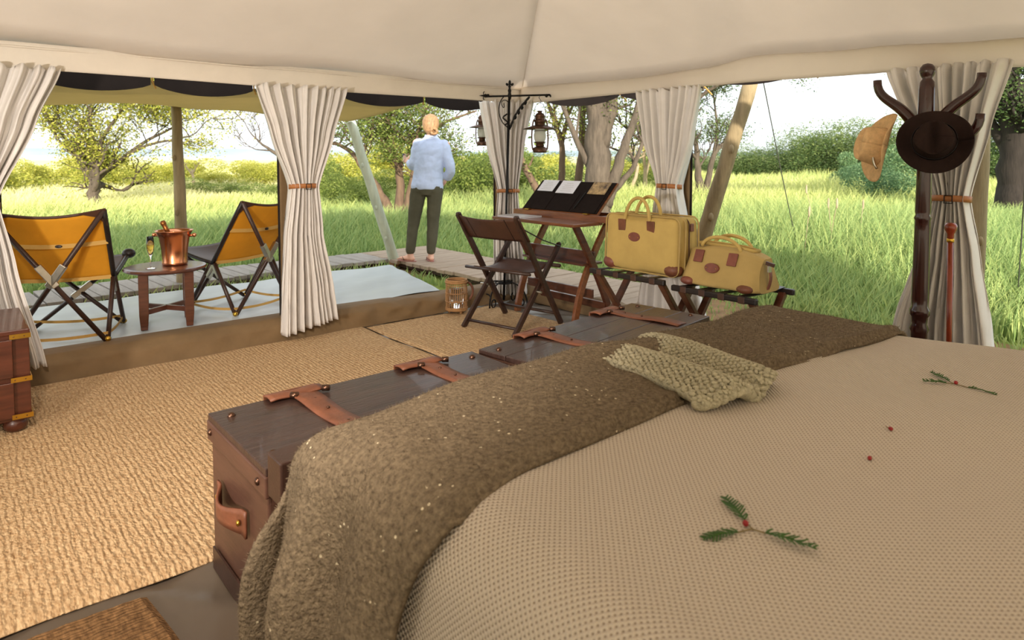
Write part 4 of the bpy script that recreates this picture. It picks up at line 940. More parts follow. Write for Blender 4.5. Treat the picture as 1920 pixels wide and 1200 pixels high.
m = MB(); t = [o2 for o2 in bpy.data.objects if o2.get('label', '').startswith('tan straw')][0]
m = MB(t); m.tube(bez([(3.43, 1.33, 1.31), (3.42, 1.325, 1.27), (3.43, 1.31, 1.245)], 6), .006, 6); m.build('cord_toggle', 'steel', t, smooth=True)
ws = thing('walking_stick', 'polished reddish walking stick leaning beside the coat stand', 'walking stick', (3.75, 1.075, 0))
m = MB(ws); m.tube([(3.75, 1.07, .014), (3.75, 1.085, .90)], [.011, .014], 10); m.build('shaft', 'wood_stick', ws, smooth=True)
m = MB(ws); m.lathe([(.014, .895), (.016, .91), (.016, .925), (.026, .945), (.028, .965), (.02, .978), (0, .98)], 14, (3.75, 1.085, 0)); m.build('knob', 'wood_stick', ws, smooth=True)
m = MB(ws); m.lathe([(.0155, .885), (.0165, .887), (.0165, .90), (.0155, .902)], 14, (3.75, 1.085, 0)); m.build('collar', 'brass', ws, smooth=True)
# ================================================================ VERANDA
DZ = .146
def sling_chair(label, loc, rz):
    t = thing('sling_chair', label, 'chair', loc, rz, 'canvas sling chairs on the veranda')
    W_ = .27; rf, ff = -.24, .25; J = {s: Vector((s*W_, -.02, .375)) for s in (-1, 1)}; TC = {s: Vector((s*.295, -.36, .835)) for s in (-1, 1)}; FC = {s: Vector((s*.285, .40, .47)) for s in (-1, 1)}
    RF = {s: Vector((s*W_, rf, .012)) for s in (-1, 1)}; FF = {s: Vector((s*W_, ff, .012)) for s in (-1, 1)}
    for s in (-1, 1):
        for a, b in ((RF[s], J[s] + Vector((0, -.02, 0))), (FF[s], J[s] + Vector((0, .02, 0)))):
            m = MB(); m.tube([a, b], .0145, 8); m.build('side_leg', 'wood_dark', t, smooth=True)
        off = Vector((0, s*.016, 0))
        m = MB(); m.tube([RF[s] + Vector((-s*.01, 0, 0)), TC[-s] + off*.0], .0155, 8); m.build('rear_cross_leg', 'wood_dark', t, smooth=True)
        m = MB(); m.tube([FF[s] + Vector((-s*.01, 0, 0)), FC[-s] + off*.0], .0145, 8); m.build('front_cross_leg', 'wood_dark', t, smooth=True)
        m = MB(); m.tube(bez([TC[s], TC[s].lerp(J[s], .5) + Vector((0, .015, -.012)), J[s]], 6), .016, 8); m.build('back_rail', 'leather_black', t, smooth=True)
        m = MB(); m.tube(bez([J[s], J[s].lerp(FC[s], .5) + Vector((0, 0, -.012)), FC[s]], 6), .014, 8); m.build('seat_rail', 'leather_black', t, smooth=True)
        for a, b in ((J[s], RF[s]), (J[s], FF[s])):
            d = (b - a).normalized(); m = MB(); m.beam(a + d*.01, a + d*.12, .038, .012, (1, 0, 0)); m.build('hinge_plate', 'steel', t, bevel=.003)
        m = MB(); m.beam(RF[s].lerp(TC[-s], .44), RF[s].lerp(TC[-s], .60), .036, .040); m.build('cross_bracket', 'steel', t, bevel=.004)
        for q in (RF[s], FF[s]): m = MB(); m.ball(q + Vector((0, 0, .008)), (.02, .02, .018), 8, 6); m.build('brass_shoe', 'brass', t, smooth=True)
    m = MB(); m.beam(FF[-1].lerp(FC[1], .40), FF[-1].lerp(FC[1], .60), .036, .036); m.build('cross_bracket', 'steel', t, bevel=.004)
    def back(u, v):
        a = TC[-1].lerp(TC[1], u); b = J[-1].lerp(J[1], u); p = a.lerp(b, v); sg = sin(pi*u)
        p.z -= .04*sg*(1-v)**2 + .008*sg*v; p.y += -.035*sg*sin(pi*v) + .0; return p
    def seat(u, v):
        a = J[-1].lerp(J[1], u); b = FC[-1].lerp(FC[1], u); p = a.lerp(b, v); sg = sin(pi*u); p.z -= .03*sg*sin(pi*v) + .02*sg*v*v; return p
    m = MB(); m.grid(back, 18, 16); bk_ = m.build('back_sling', 'chair_canvas', t, smooth=True, solid=.004)
    m = MB(); m.grid(seat, 18, 14); m.build('seat_sling', 'leather_dark', t, smooth=True, solid=.004)
    for v in (.45, .99):
        m = MB(); P = [back(u/12, v) + Vector((0, -.010, 0)) for u in range(13)]
        for a, b in zip(P, P[1:]): m.beam(a, b, .004, .03, (0, 1, 0)) if False else m.add([a + Vector((0, 0, .014)), b + Vector((0, 0, .014)), b - Vector((0, 0, .014)), a - Vector((0, 0, .014))], [(0, 1, 2, 3)])
        m.build('webbing_strap', 'webbing', bk_, solid=.003)
    m = MB(); m.ball(back(.55, .45) + Vector((0, -.014, 0)), (.02, .006, .010), 8, 5); m.build('strap_buckle', 'leather_black', bk_)
    for s in (0, 1):
        sx = -1 if s == 0 else 1
        m = MB(); c = back(s, 0); i1, i2 = back(abs(s - .22), 0), back(s, .22)
        nrm = Vector((0, -.010, .0)); m.add([c + nrm + Vector((sx*.012, 0, .012)), i1 + nrm + Vector((0, 0, .006)), c.lerp(i1, .55).lerp(c.lerp(i2, .7), .5) + nrm, i2 + nrm + Vector((sx*.012, 0, 0))], [(0, 1, 2, 3)]); m.build('corner_pocket', 'leather_dark', bk_, solid=.008)
        m = MB(); m.ball(FC[sx], (.045, .05, .035), 10, 7); m.build('seat_pocket', 'leather_black', t, smooth=True)
    m = MB(); m.tube([TC[-1] + (TC[1]-TC[-1])*(k/12) + Vector((0, 0, -.04*sin(pi*k/12) + .002)) for k in range(13)], .009, 6); m.build('top_binding', 'leather_dark', bk_, smooth=True)
    for (a, b) in ((RF[-1], RF[1]), (RF[-1], FF[-1]), (RF[1], FF[1]), (FF[-1], FF[1])):
        m = MB(); P = [a.lerp(b, k/8) + Vector((0, 0, .045 - .018*sin(pi*k/8))) for k in range(9)]
        for p, q in zip(P, P[1:]): m.add([p + Vector((0, 0, .009)), q + Vector((0, 0, .009)), q - Vector((0, 0, .009)), p - Vector((0, 0, .009))], [(0, 1, 2, 3)])
        m.build('leg_strap', 'webbing', t, solid=.003)
    return t
sling_chair('orange canvas sling chair on the veranda left of the round table', (.575, 5.10, DZ), radians(-20.5))
sling_chair('orange canvas sling chair on the veranda right of the copper bucket', (1.72, 5.27, DZ), radians(24))

tb = thing('round_table', 'small round reddish wooden side table on the veranda', 'table', (1.145, 5.05, DZ), radians(-12))
m = MB(); m.lathe([(0, .375), (.235, .375), (.255, .383), (.262, .392), (.255, .402), (.235, .406), (0, .406)], 40); m.build('top', 'wood_red', tb, smooth=False)
for sx in (-1, 1):
    for sy in (-1, 1):
        m = MB(); m.add([(sx*.137 + a*q*.026, sy*.137 + b*q*.019, z) for z, q in ((0, .8), (.10, 1.1), (.378, 1.15)) for a, b in ((-1, -1), (1, -1), (1, 1), (-1, 1))], [(3, 2, 1, 0), (8, 9, 10, 11)] + [(i*4+k, i*4+(k+1) % 4, (i+1)*4+(k+1) % 4, (i+1)*4+k) for i in range(2) for k in range(4)]); m.build('leg', 'wood_red', tb, bevel=.003)
for s in (-1, 1): m = MB(); m.beam((-.137, -.137*s, .115), (.137, .137*s, .115), .022, .034); m.build('cross_stretcher', 'wood_red', tb, bevel=.003)
TZ = DZ + .408
bkt = thing('wine_bucket', 'copper champagne bucket standing on the round veranda table', 'bucket', (1.205, 5.05, TZ))
m = MB(); m.lathe([(0, 0), (.078, 0), (.082, .006), (.082, .02), (.080, .025), (.086, .12), (.098, .19), (.114, .228), (.122, .236), (.120, .241), (.110, .236), (.094, .19), (.082, .12), (.075, .03), (0, .03)], 36); m.build('body', 'copper', bkt, smooth=True)
for s in (-1, 1):
    d = Vector((.7617*s, -.648*s, 0)); m = MB(); m.tube([d*.105 + Vector((0, 0, .20)), d*.132 + Vector((0, 0, .205))], .009, 8); m.ball(d*.14 + Vector((0, 0, .206)), .015, 10, 7); m.build('knob_handle', 'copper', bkt, smooth=True)
bt = thing('champagne_bottle', 'foil topped champagne bottle leaning inside the copper bucket', 'bottle', (1.205, 5.05, TZ + .035))
Rb = Matrix.Rotation(radians(-26), 3, Vector((.648, .7617, 0)))
m = MB(); m.lathe([(0, 0), (.030, 0), (.034, .01), (.034, .13), (.026, .17), (.0155, .20)], 18, (.035, -.03, .005), Rb); m.build('glass_body', 'bottle', bt, smooth=True)
m = MB(); m.lathe([(.0165, .195), (.0155, .24), (.0155, .262), (.019, .267), (.019, .285), (.012, .293), (0, .294)], 16, (.035, -.03, .005), Rb); m.build('foil_neck', 'foil', bt, smooth=True)
def flute(label, loc, s=1., cat='glass', fill=True):
    t = thing('champagne_flute', label, cat, loc, 0, 'champagne flutes')
    m = MB(); m.lathe([(0, 0), (.032*s, 0), (.032*s, .002*s), (.006*s, .008*s), (.0035*s, .015*s), (.0035*s, .075*s), (.008*s, .085*s), (.019*s, .115*s), (.0245*s, .155*s), (.0205*s, .215*s), (.0195*s, .215*s), (.0235*s, .155*s), (.017*s, .115*s), (.004*s, .09*s), (0, .09*s)], 20); m.build('glass_shell', 'glass', t, smooth=True)
    if fill: m = MB(); m.lathe([(0, .092*s), (.005*s, .092*s), (.0165*s, .116*s), (.0230*s, .155*s), (.0222*s, .175*s), (0, .175*s)], 18); m.build('champagne', 'champagne', t, smooth=True)
    return t
flute('full champagne flute on the veranda table beside the bucket', (1.035, 4.965, TZ))

# ================================================================ PERSON on the boardwalk
PB = Vector((4.27, 6.58, .084)); prz = radians(49.6 - 90 + 3)   # local +y looks away from the tent
pe = thing('person', 'woman in pale blue shirt and olive trousers looking out, seen from behind', 'person', tuple(PB), prz)
def ringloft(m, rings, seg=24):
    """rings: (cx, cy, z, rx, ry)"""
    vs = []; fs = []
    for cx, cy, z, rx, ry in rings:
        for k in range(seg): a = 2*pi*k/seg; vs.append((cx + rx*cos(a), cy + ry*sin(a), z))
    n = len(rings)
    for i in range(n-1):
        for k in range(seg): fs.append((i*seg+k, i*seg+(k+1) % seg, (i+1)*seg+(k+1) % seg, (i+1)*seg+k))
    fs += [tuple(range(seg-1, -1, -1)), tuple((n-1)*seg+k for k in range(seg))]
    m.add(vs, fs)
def limb(m, pts, rad, n=6, seg=14):
    P = [Vector(p) for p in pts]; Q = []; R = []
    for i in range(len(P)-1):
        for k in range(n): t = k/n; Q.append(P[i].lerp(P[i+1], t)); R.append(lerp(rad[i], rad[i+1], t))
    Q.append(P[-1]); R.append(rad[-1])
    for _ in range(3): Q = [Q[0]] + [(Q[i-1] + Q[i]*2 + Q[i+1])/4 for i in range(1, len(Q)-1)] + [Q[-1]]
    m.tube(Q, R, seg)
    m.ball(Q[0], R[0]*.98, 12, 8); m.ball(Q[-1], R[-1]*.98, 12, 8)
def remesh(o, vox, smooth_it):
    r = o.modifiers.new('remesh', 'REMESH'); r.mode = 'VOXEL'; r.voxel_size = vox; r.use_smooth_shade = True
    s = o.modifiers.new('smooth', 'SMOOTH'); s.iterations = smooth_it; s.factor = .5
    return o
SL, EL, WL = Vector((-.10, .0, 1.385)), Vector((-.135, .02, 1.10)), Vector((-.215, .16, 1.165))
SR, ER, WR = Vector((.245, .0, 1.365)), Vector((.305, -.03, 1.075)), Vector((.245, .07, .965))
HL, KL_, AL = Vector((-.075, 0, .86)), Vector((-.140, .02, .46)), Vector((-.178, -.01, .075))
HR, KR_, AR = Vector((.115, 0, .86)), Vector((.085, .03, .45)), Vector((.062, .0, .075))
m = MB()
ringloft(m, [(.02, 0, .80, .15, .09), (.02, 0, .88, .165, .10), (.03, 0, 1.02, .125, .085), (.05, .0, 1.22, .15, .10), (.065, 0, 1.36, .165, .085), (.07, 0, 1.42, .10, .065), (.072, .005, 1.46, .055, .055)])
limb(m, [(.072, .005, 1.42), (.072, .015, 1.54)], [.054, .050])
ringloft(m, [(.068, .045, 1.475, .030, .045), (.066, .045, 1.50, .058, .075), (.066, .035, 1.55, .072, .088), (.066, .03, 1.60, .077, .095), (.066, .025, 1.65, .070, .088), (.066, .02, 1.685, .045, .06), (.066, .02, 1.70, .015, .02)])
m.ball((.060, .125, 1.56), (.012, .02, .02), 8, 6)                              # nose
for s in (-1, 1):
    m.ball((.066 + s*.076, .02, 1.565), (.010, .020, .030), 8, 6)               # ears
    m.ball((.066 + s*.030, .113, 1.585), (.014, .010, .010), 8, 6)              # eyelids
m.ball((.066, .118, 1.525), (.022, .010, .007), 8, 5)                            # lips
limb(m, [SL, EL, WL], [.045, .037, .025]); limb(m, [SR, ER, WR], [.045, .037, .026])
limb(m, [HL, KL_, AL], [.082, .052, .036]); limb(m, [HR, KR_, AR], [.082, .052, .036])
def hand(m, W0, ax, up, thumb):
    """W0 wrist, ax palm direction, up back-of-hand normal; fingers curl towards -up"""
    ax = ax.normalized(); up = (up - ax*up.dot(ax)).normalized(); sd = ax.cross(up)
    Rm = Matrix((ax, sd, up)).transposed()
    m.ball(W0 + ax*.045, (.048, .038, .016), 12, 8, Rm)
    for k, ln_ in enumerate((.068, .076, .072, .058)):
        b = W0 + ax*.08 + sd*(.027 - .018*k)
        p1 = b + ax*ln_*.38 - up*.010; p2 = p1 + ax*ln_*.12 - up*ln_*.38; p3 = p2 - ax*ln_*.26 - up*ln_*.12
        m.tube([b - ax*.02, b, p1, p2, p3], [.0095, .009, .0085, .008, .006], 8)
    b = W0 + ax*.03 + sd*.03*thumb; m.tube([b, b + sd*.025*thumb + ax*.02 - up*.01, b + sd*.028*thumb + ax*.045 - up*.028, b + sd*.012*thumb + ax*.060 - up*.042], [.013, .0115, .010, .007], 8)
hand(m, WL, (WL - EL).normalized()*1.0 + Vector((-.3, .1, .05)), Vector((-.5, -.75, .35)), 1)
hand(m, WR, Vector((-.45, .45, -.75)), Vector((.75, -.2, .5)), -1)
def foot(m, A, yaw):
    d = Vector((sin(yaw), cos(yaw), 0)); sdv = Vector((d.y, -d.x, 0)); Rm = Matrix((sdv, d, Vector((0, 0, 1)))).transposed()
    m.tube([A + Vector((0, 0, .0)), A - d*.02 + Vector((0, 0, -.04))], [.034, .032], 12)
    m.ball(Vector((A.x, A.y, .034)) - d*.025, (.030, .036, .028), 12, 8, Rm); m.ball(Vector((A.x, A.y, .034)) + d*.07, (.036, .085, .024), 12, 8, Rm)
    m.ball(Vector((A.x, A.y, .040)) + d*.03, (.030, .06, .035), 12, 8, Rm)
    for k in range(5):
        b = Vector((A.x, A.y, .025)) + d*(.145 - .006*k*k*.6) + sdv*(-.026 + .0135*k); m.tube([b, b + d*.026], [.0085 if k else .011, .007], 8); m.ball(b + d*.026, .007, 6, 5)
foot(m, AL, radians(-62)); foot(m, AR, radians(-14))
body = remesh(m.build('body', 'skin', pe, smooth=True), .0055, 3)
# hair with low bun
m = MB()
ringloft(m, [(.068, -.035, 1.485, .040, .025), (.067, -.025, 1.52, .074, .066), (.067, -.005, 1.56, .092, .092), (.067, .008, 1.60, .100, .106), (.067, .012, 1.65, .096, .104), (.067, .012, 1.695, .070, .080), (.067, .01, 1.72, .026, .034)])
h = remesh(m.build('hair', 'hair', pe, smooth=True), .006, 4); h['label'] = 'blonde hair gathered low'
for k in range(5):
    a = 2*pi*k/5; m = MB(); c = Vector((.112, -.092, 1.515)); m.tube([c + Vector((.034*cos(a + q*.9), .014*sin(q*3), .032*sin(a + q*.9))) for q in [i/7*2.6 for i in range(8)]], [.011, .015, .017, .017, .016, .015, .013, .009], 8); m.build('bun_twist', 'hair', h, smooth=True)
# shirt
m = MB()
ringloft(m, [(.02, 0, .845, .190, .135), (.02, 0, .90, .192, .140), (.035, 0, 1.02, .172, .125), (.05, 0, 1.18, .178, .125), (.06, 0, 1.30, .188, .118), (.068, 0, 1.375, .180, .095), (.07, .0, 1.425, .115, .075), (.072, .005, 1.465, .066, .066)])
limb(m, [SL + Vector((.03, 0, -.012)), EL, EL.lerp(WL, .62)], [.072, .064, .050]); limb(m, [SR + Vector((-.03, 0, -.012)), ER, ER.lerp(WR, .75)], [.072, .062, .056])
sh = remesh(m.build('shirt', 'blouse', pe, smooth=True), .008, 6); sh['label'] = 'pale blue loose shirt with three quarter sleeves'
tx = bpy.data.textures.new('cloth_wrinkle', 'CLOUDS'); tx.noise_scale = .11
d = sh.modifiers.new('wrinkle', 'DISPLACE'); d.texture = tx; d.strength = .026; d.mid_level = .5
m = MB(); m.tube([(.072 + .066*cos(2*pi*k/20), .003 + .066*sin(2*pi*k/20), 1.468 + .012*sin(2*pi*k/20)) for k in range(20)], .011, 8, closed=True); m.build('collar', 'blouse', sh, smooth=True)
# trousers
m = MB()
ringloft(m, [(.02, 0, .78, .165, .105), (.02, -.01, .85, .178, .118), (.02, -.005, .93, .172, .112), (.03, 0, 1.0, .150, .10)])
limb(m, [HL + Vector((0, -.012, -.02)), KL_, AL + Vector((0, 0, .05))], [.098, .072, .056]); limb(m, [HR + Vector((0, -.012, -.02)), KR_, AR + Vector((0, 0, .05))], [.098, .072, .056])
m.ball((-.055, -.055, .855), (.085, .065, .085), 12, 8); m.ball((.10, -.055, .855), (.085, .065, .085), 12, 8)
tr = remesh(m.build('trousers', 'trousers', pe, smooth=True), .008, 4); tr['label'] = 'olive green slim trousers'
d = tr.modifiers.new('wrinkle', 'DISPLACE'); d.texture = tx; d.strength = .016; d.mid_level = .5
for A, yaw in ((AL, radians(-62)), (AR, radians(-14))):
    dd = Vector((sin(yaw), cos(yaw), 0)); sdv = Vector((dd.y, -dd.x, 0)); c = Vector((A.x, A.y, 0)) + dd*.045
    m = MB(); m.prism([c + dd*(.13*cos(q)) + sdv*(.044*sin(q)*(1 + .15*cos(q))) for q in [2*pi*k/22 for k in range(22)]], (0, 0, .010)); s = m.build('sandal_sole', 'sandal', pe)
    m = MB(); b = c + dd*.075
    for sg in (-1, 1): m.tube(bez([b + Vector((0, 0, .045)), b - dd*.03 + sdv*.03*sg + Vector((0, 0, .06)), b - dd*.06 + sdv*.044*sg + Vector((0, 0, .01))], 8), .005, 6)
    m.build('sandal_strap', 'leather_dark', s)
Rz = Matrix.Rotation(prz, 3, 'Z'); g = PB + Rz @ Vector((-.262, .205, 1.045)); flute('champagne flute held in the hand of the woman', tuple(g), 1.0, fill=False)
# ================================================================ VEGETATION
def mesh_np(name, V, Fq, mt, tint=None, parent=None):
    """V: (n,3); Fq: (k,m) polygons of equal size"""
    me = bpy.data.meshes.new(name); V = np.ascontiguousarray(V, dtype=np.float32); Fq = np.ascontiguousarray(Fq, dtype=np.int32)
    me.vertices.add(len(V)); me.vertices.foreach_set('co', V.ravel()); k, n = Fq.shape
    me.loops.add(k*n); me.loops.foreach_set('vertex_index', Fq.ravel()); me.polygons.add(k)
    me.polygons.foreach_set('loop_start', np.arange(0, k*n, n, dtype=np.int32)); me.update(calc_edges=True)
    if tint is not None: a = me.attributes.new('tint', 'FLOAT', 'POINT'); a.data.foreach_set('value', np.ascontiguousarray(tint, dtype=np.float32))
    me.materials.append(M[mt]); o = bpy.data.objects.new(name, me); COL.objects.link(o)
    if parent is not None: o.parent = parent
    return o
def noise2(x, y): return .5 + .25*np.sin(x*.55 + 1.3*np.sin(y*.37)) + .25*np.sin(y*.61 + 1.7*np.sin(x*.29 + 1))
VA = radians(49.6)
def grass_field(N, dmin, dmax, seed):
    r = np.random.default_rng(seed); d = dmin*np.exp(r.random(N)*math.log(dmax/dmin)); a = VA + (r.random(N) - .5)*radians(104)
    x, y = d*np.cos(a), d*np.sin(a)
    tent = (x < 4.3) & (y < 5.0); ver = (x < 3.85) & (y < 6.5); bw1 = (x < 4.15) & (y > 6.45 + np.clip(.42*(x+.2)/2.6, 0, .42) - .02) & (y < 7.85); bw2 = (x > 3.92) & (x < 5.25) & (y > 3.4) & (y < 7.95)
    soil = (x > 4.2) & (x < 5.5 + .5*np.sin(y*2)) & (y < 3.6) & (r.random(N) < .88); gap = (x < 4.2) & (y < 6.9) & (y > 6.2) & (r.random(N) < .5)
    ok = ~(tent | ver | bw1 | bw2 | soil | gap)
    x, y, d = x[ok], y[ok], d[ok]; n = len(x)
    edge = np.minimum.reduce([np.abs(y - 7.85) + 10*(x > 5.2), np.hypot(np.maximum(x - 5.2, 0), np.maximum(y - 7.9, 0)) + 0*x])
    edge = np.minimum(np.hypot(np.maximum(x - 5.1, 0), np.maximum(y - 7.8, 0)), np.maximum(x-4.3, 0) + np.maximum(y - 7.8, 0))
    pn = noise2(x*1.3, y*1.3); pb = noise2(x*.5 + 3, y*.5)
    h = (.13 + (.24 + .16*np.clip((x - y*.6)/5, 0, 1))*np.clip(edge/2.2, 0, 1))*(.45 + .75*r.random(n))*(.65 + .7*pn)
    w = (.0030 + .00068*d)*(.7 + .6*r.random(n)); th = r.random(n)*2*np.pi; lean = .25 + .45*r.random(n)
    bx, by = np.cos(th), np.sin(th); px, py = -np.sin(th + .6), np.cos(th + .6)
    V = np.zeros((n, 5, 3), np.float32); z0 = -.045
    V[:, 0] = np.stack([x - px*w, y - py*w, np.full(n, z0)], 1); V[:, 1] = np.stack([x + px*w, y + py*w, np.full(n, z0)], 1)
    mx, my = x + bx*h*lean*.25, y + by*h*lean*.25
    V[:, 2] = np.stack([mx + px*w*.8, my + py*w*.8, z0 + h*.6], 1); V[:, 3] = np.stack([mx - px*w*.8, my - py*w*.8, z0 + h*.6], 1)
    V[:, 4] = np.stack([x + bx*h*lean, y + by*h*lean, z0 + h], 1)
    i = np.arange(n)[:, None]*5
    F = np.concatenate([i + [0, 1, 2], i + [0, 2, 3], i + [3, 2, 4]], 1).reshape(-1, 3)
    rightness = np.clip((x - y*.7)/14, 0, 1)
    t = .22 + .34*(pb - .5) + .28*(r.random(n) - .5) + .50*np.clip((d - 8)/22, 0, 1)*(1 - .15*rightness) + .20*(1 - rightness)  # distance term puts haze into the tint: far blades paler
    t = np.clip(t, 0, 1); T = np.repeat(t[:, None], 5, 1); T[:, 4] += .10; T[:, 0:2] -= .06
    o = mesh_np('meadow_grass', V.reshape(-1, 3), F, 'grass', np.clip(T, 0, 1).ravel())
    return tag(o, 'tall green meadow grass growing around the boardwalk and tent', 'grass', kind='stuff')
grass_field(330000, 4.6, 70, 3)
# a few tall seeding stems on the right
r_ = np.random.default_rng(5)
for k, (x, y) in enumerate([(7.3, 3.3), (7.5, 3.25), (7.1, 3.45), (7.9, 3.2), (8.6, 3.9)]):
    m = MB(); b = Vector((x, y, -.04)); tip = b + Vector((r_.normal()*.12, r_.normal()*.12, .75 + .2*r_.random())); P = bez([b, b.lerp(tip, .6) + Vector((.02, .02, 0)), tip], 8); m.tube(P, .0035, 5)
    t = thing('seed_stem', 'dry seeding grass stem standing above the right meadow', 'grass stem', (x, y, -.04), 0, 'dry seeding grass stems'); m.off = Vector(t.location); m.v = [tuple(Vector(q) - m.off) for q in m.v]; m.build('stalk', 'bark_pale', t)
    m = MB(t); m.ball(tip, (.012, .012, .06), 6, 6); m.build('seed_head', 'bark_pale', t)

VR = Vector((sin(VA), -cos(VA), 0)); VF = Vector((cos(VA), sin(VA), 0))
def world_at(px, depth, z=0.):
    """point at a given viewing depth and lateral bearing"""
    return VF*depth + VR*((px - 960)/1250*depth) + Vector((0, 0, z))
def leafcloud(P, size, r, flat=.5, per=1):
    n = len(P); nrm = r.normal(size=(n, 3)); nrm[:, 2] = np.abs(nrm[:, 2]) + flat; nrm /= np.linalg.norm(nrm, axis=1)[:, None]
    t = np.cross(nrm, r.normal(size=(n, 3))); t /= np.linalg.norm(t, axis=1)[:, None] + 1e-9; b = np.cross(nrm, t)
    s = size*(.6 + .8*r.random(n))[:, None]
    V = np.stack([P - t*s*.55, P - b*s*.28, P + t*s*.55, P + b*s*.28], 1); i = np.arange(n)[:, None]*4
    return V.reshape(-1, 3), i + [0, 1, 2, 3]
def tree(name, label, base, stems, mt_bark, mt_leaf, nleaf, leaf, spread, seed, levels=3, blen=.55, crown_bias=(0, 0, .15), group=None, zmin=None, tintb=0., nb=4):
    """stems: list of [(right, away, up, radius), ...] in metres from the base"""
    r = np.random.default_rng(seed); base = Vector(base); t = thing(name, label, 'tree', tuple(base), 0, group)
    m = MB(); tips = []
    def loc(p): return VR*p[0] + VF*p[1] + Vector((0, 0, p[2]))
    def grow(p, d, ln, rad, lev):
        n = 5; P = [p]; R = [rad]; dd = d.copy()
        for k in range(n):
            dd = (dd + Vector(r.normal(size=3))*.22 + Vector((0, 0, .05))).normalized(); P.append(P[-1] + dd*ln/n); R.append(rad*(1 - .75*(k+1)/n) + .004)
        m.tube(P, R, 5 if lev > 1 else 6, cap=False)
        if lev >= levels:
            tips.extend(P[1:]); return
        for k in range(nb):
            q = P[2 + int(r.integers(0, 4))]; sd = Vector(r.normal(size=3)); sd.z = abs(sd.z)*.5; nd = (dd*.7 + sd*.75 + Vector(crown_bias)).normalized()
            grow(q, nd, ln*(.6 + .3*r.random()), rad*.5, lev + 1)
        tips.extend(P[3:])
    for s_ in stems:
        P = [loc(p) for p in s_]; Q = []; R = []
        for a in range(len(P)-1):
            for k in range(4): u = k/4; Q.append(P[a].lerp(P[a+1], u)); R.append(lerp(s_[a][3], s_[a+1][3], u))
        Q.append(P[-1]); R.append(s_[-1][3])
        Q = [Q[0]] + [(Q[i-1] + Q[i]*2 + Q[i+1])/4 + Vector(r.normal(size=3))*R[i]*.12 for i in range(1, len(Q)-1)] + [Q[-1]]
        m.tube(Q, R, 10)
        H = len(Q)
        if nleaf >= 0:
            for k in range(max(3, nb + 1)):
                q = Q[H//2 + int(r.integers(0, H - H//2))]; d = (Q[-1] - Q[H//2]).normalized(); sd = Vector(r.normal(size=3)); sd.z = abs(sd.z)*.5
                grow(q, (d*.6 + sd*.8 + Vector(crown_bias)).normalized(), blen*(.7 + .6*r.random()), s_[-1][3]*.7, 1)
    m.build('branches', mt_bark, t, smooth=True)
    if nleaf > 0:
        T = np.array([tuple(p) for p in tips]); P = T[r.integers(0, len(T), nleaf)] + r.normal(size=(nleaf, 3))*spread*np.array([1, 1, .55])
        if zmin is not None: P = P[P[:, 2] > zmin]
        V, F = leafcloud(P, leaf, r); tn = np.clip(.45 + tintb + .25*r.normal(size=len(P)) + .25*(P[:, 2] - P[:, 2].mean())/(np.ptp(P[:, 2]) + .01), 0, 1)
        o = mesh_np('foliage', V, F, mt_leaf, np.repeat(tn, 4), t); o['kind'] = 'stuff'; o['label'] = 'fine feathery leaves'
    return t
b = world_at(172, 16.2, -.04); s = .013
tree('acacia_tree', 'spreading yellow green acacia beyond the left veranda chair', b, [
    [(0, 0, 0, .17), (.03, 0, .45, .14), (.08, 0, .85, .12)],
    [(.05, 0, .75, .10), (-.25, .1, 1.1, .07), (-.7, .2, 1.75, .04), (-1.2, .2, 2.4, .02)],
    [(.08, 0, .80, .11), (.12, -.1, 1.5, .08), (.1, -.2, 2.3, .05), (.3, -.2, 3.0, .03)],
    [(.08, 0, .80, .09), (.45, .2, 1.15, .06), (1.1, .3, 1.7, .04), (2.0, .3, 2.15, .02)],
    [(.10, 0, 1.4, .06), (.6, -.3, 2.0, .04), (1.3, -.5, 2.7, .02)], [(.05, 0, 1.2, .05), (-.5, -.2, 2.0, .03), (-1.3, -.4, 2.9, .02)], [(.4, .1, 1.15, .05), (1.3, .1, 1.65, .035), (2.35, .1, 1.85, .02)]],
    'bark', 'leaf_yellow', 44000, .06, .26, 11, 3, .95, (0, 0, .12), tintb=.05)
b = world_at(745, 13.5, -.04)
tree('acacia_tree', 'many stemmed olive acacia behind the woman', b, [
    [(-.06, 0, 0, .11), (-.25, 0, .45, .09), (-.62, .1, 1.0, .07), (-.95, .2, 1.45, .05), (-1.35, .3, 1.65, .03)],
    [(.0, 0, 0, .11), (.06, .1, .6, .09), (.0, .1, 1.25, .075), (-.25, .1, 1.75, .05), (-.6, .1, 2.3, .03)],
    [(.10, 0, 0, .10), (.26, 0, .6, .085), (.40, -.1, 1.2, .06), (.45, -.2, 1.9, .04), (.7, -.2, 2.5, .02)],
    [(.02, .1, 1.1, .05), (.35, .2, 1.7, .04), (1.0, .3, 2.1, .03), (1.6, .3, 2.3, .015)], [(.2, .0, .5, .03), (.42, -.1, .8, .02), (.36, -.1, 1.05, .012)]],
    'bark_warm', 'leaf_olive', 26000, .05, .18, 12, 3, .75, (0, 0, .1), zmin=1.25)
b = world_at(1122, 11.0, -.04)
tree('acacia_tree', 'thick grey trunked tree behind the desk lid', b, [
    [(0, 0, 0, .25), (0, 0, .8, .22), (-.02, 0, 1.5, .20), (-.06, 0, 2.3, .17), (-.2, 0, 3.2, .12)],
    [(.05, 0, 1.5, .12), (.2, 0, 2.1, .11), (.3, 0, 3.0, .08)],
    [(.1, -.05, .55, .13), (.25, -.05, 1.0, .10), (.38, -.1, 1.45, .08), (.62, -.1, 2.1, .05), (.7, -.1, 2.8, .03)],
    [(.28, .1, .8, .06), (.6, .1, 1.15, .045), (.75, .1, 1.6, .03)], [(-.12, .05, 1.15, .06), (-.35, .05, 1.6, .05), (-.62, .1, 2.3, .035)]],
    'bark', 'leaf_olive', 9000, .045, .20, 13, 2, .7, (0, 0, .2), zmin=1.55)
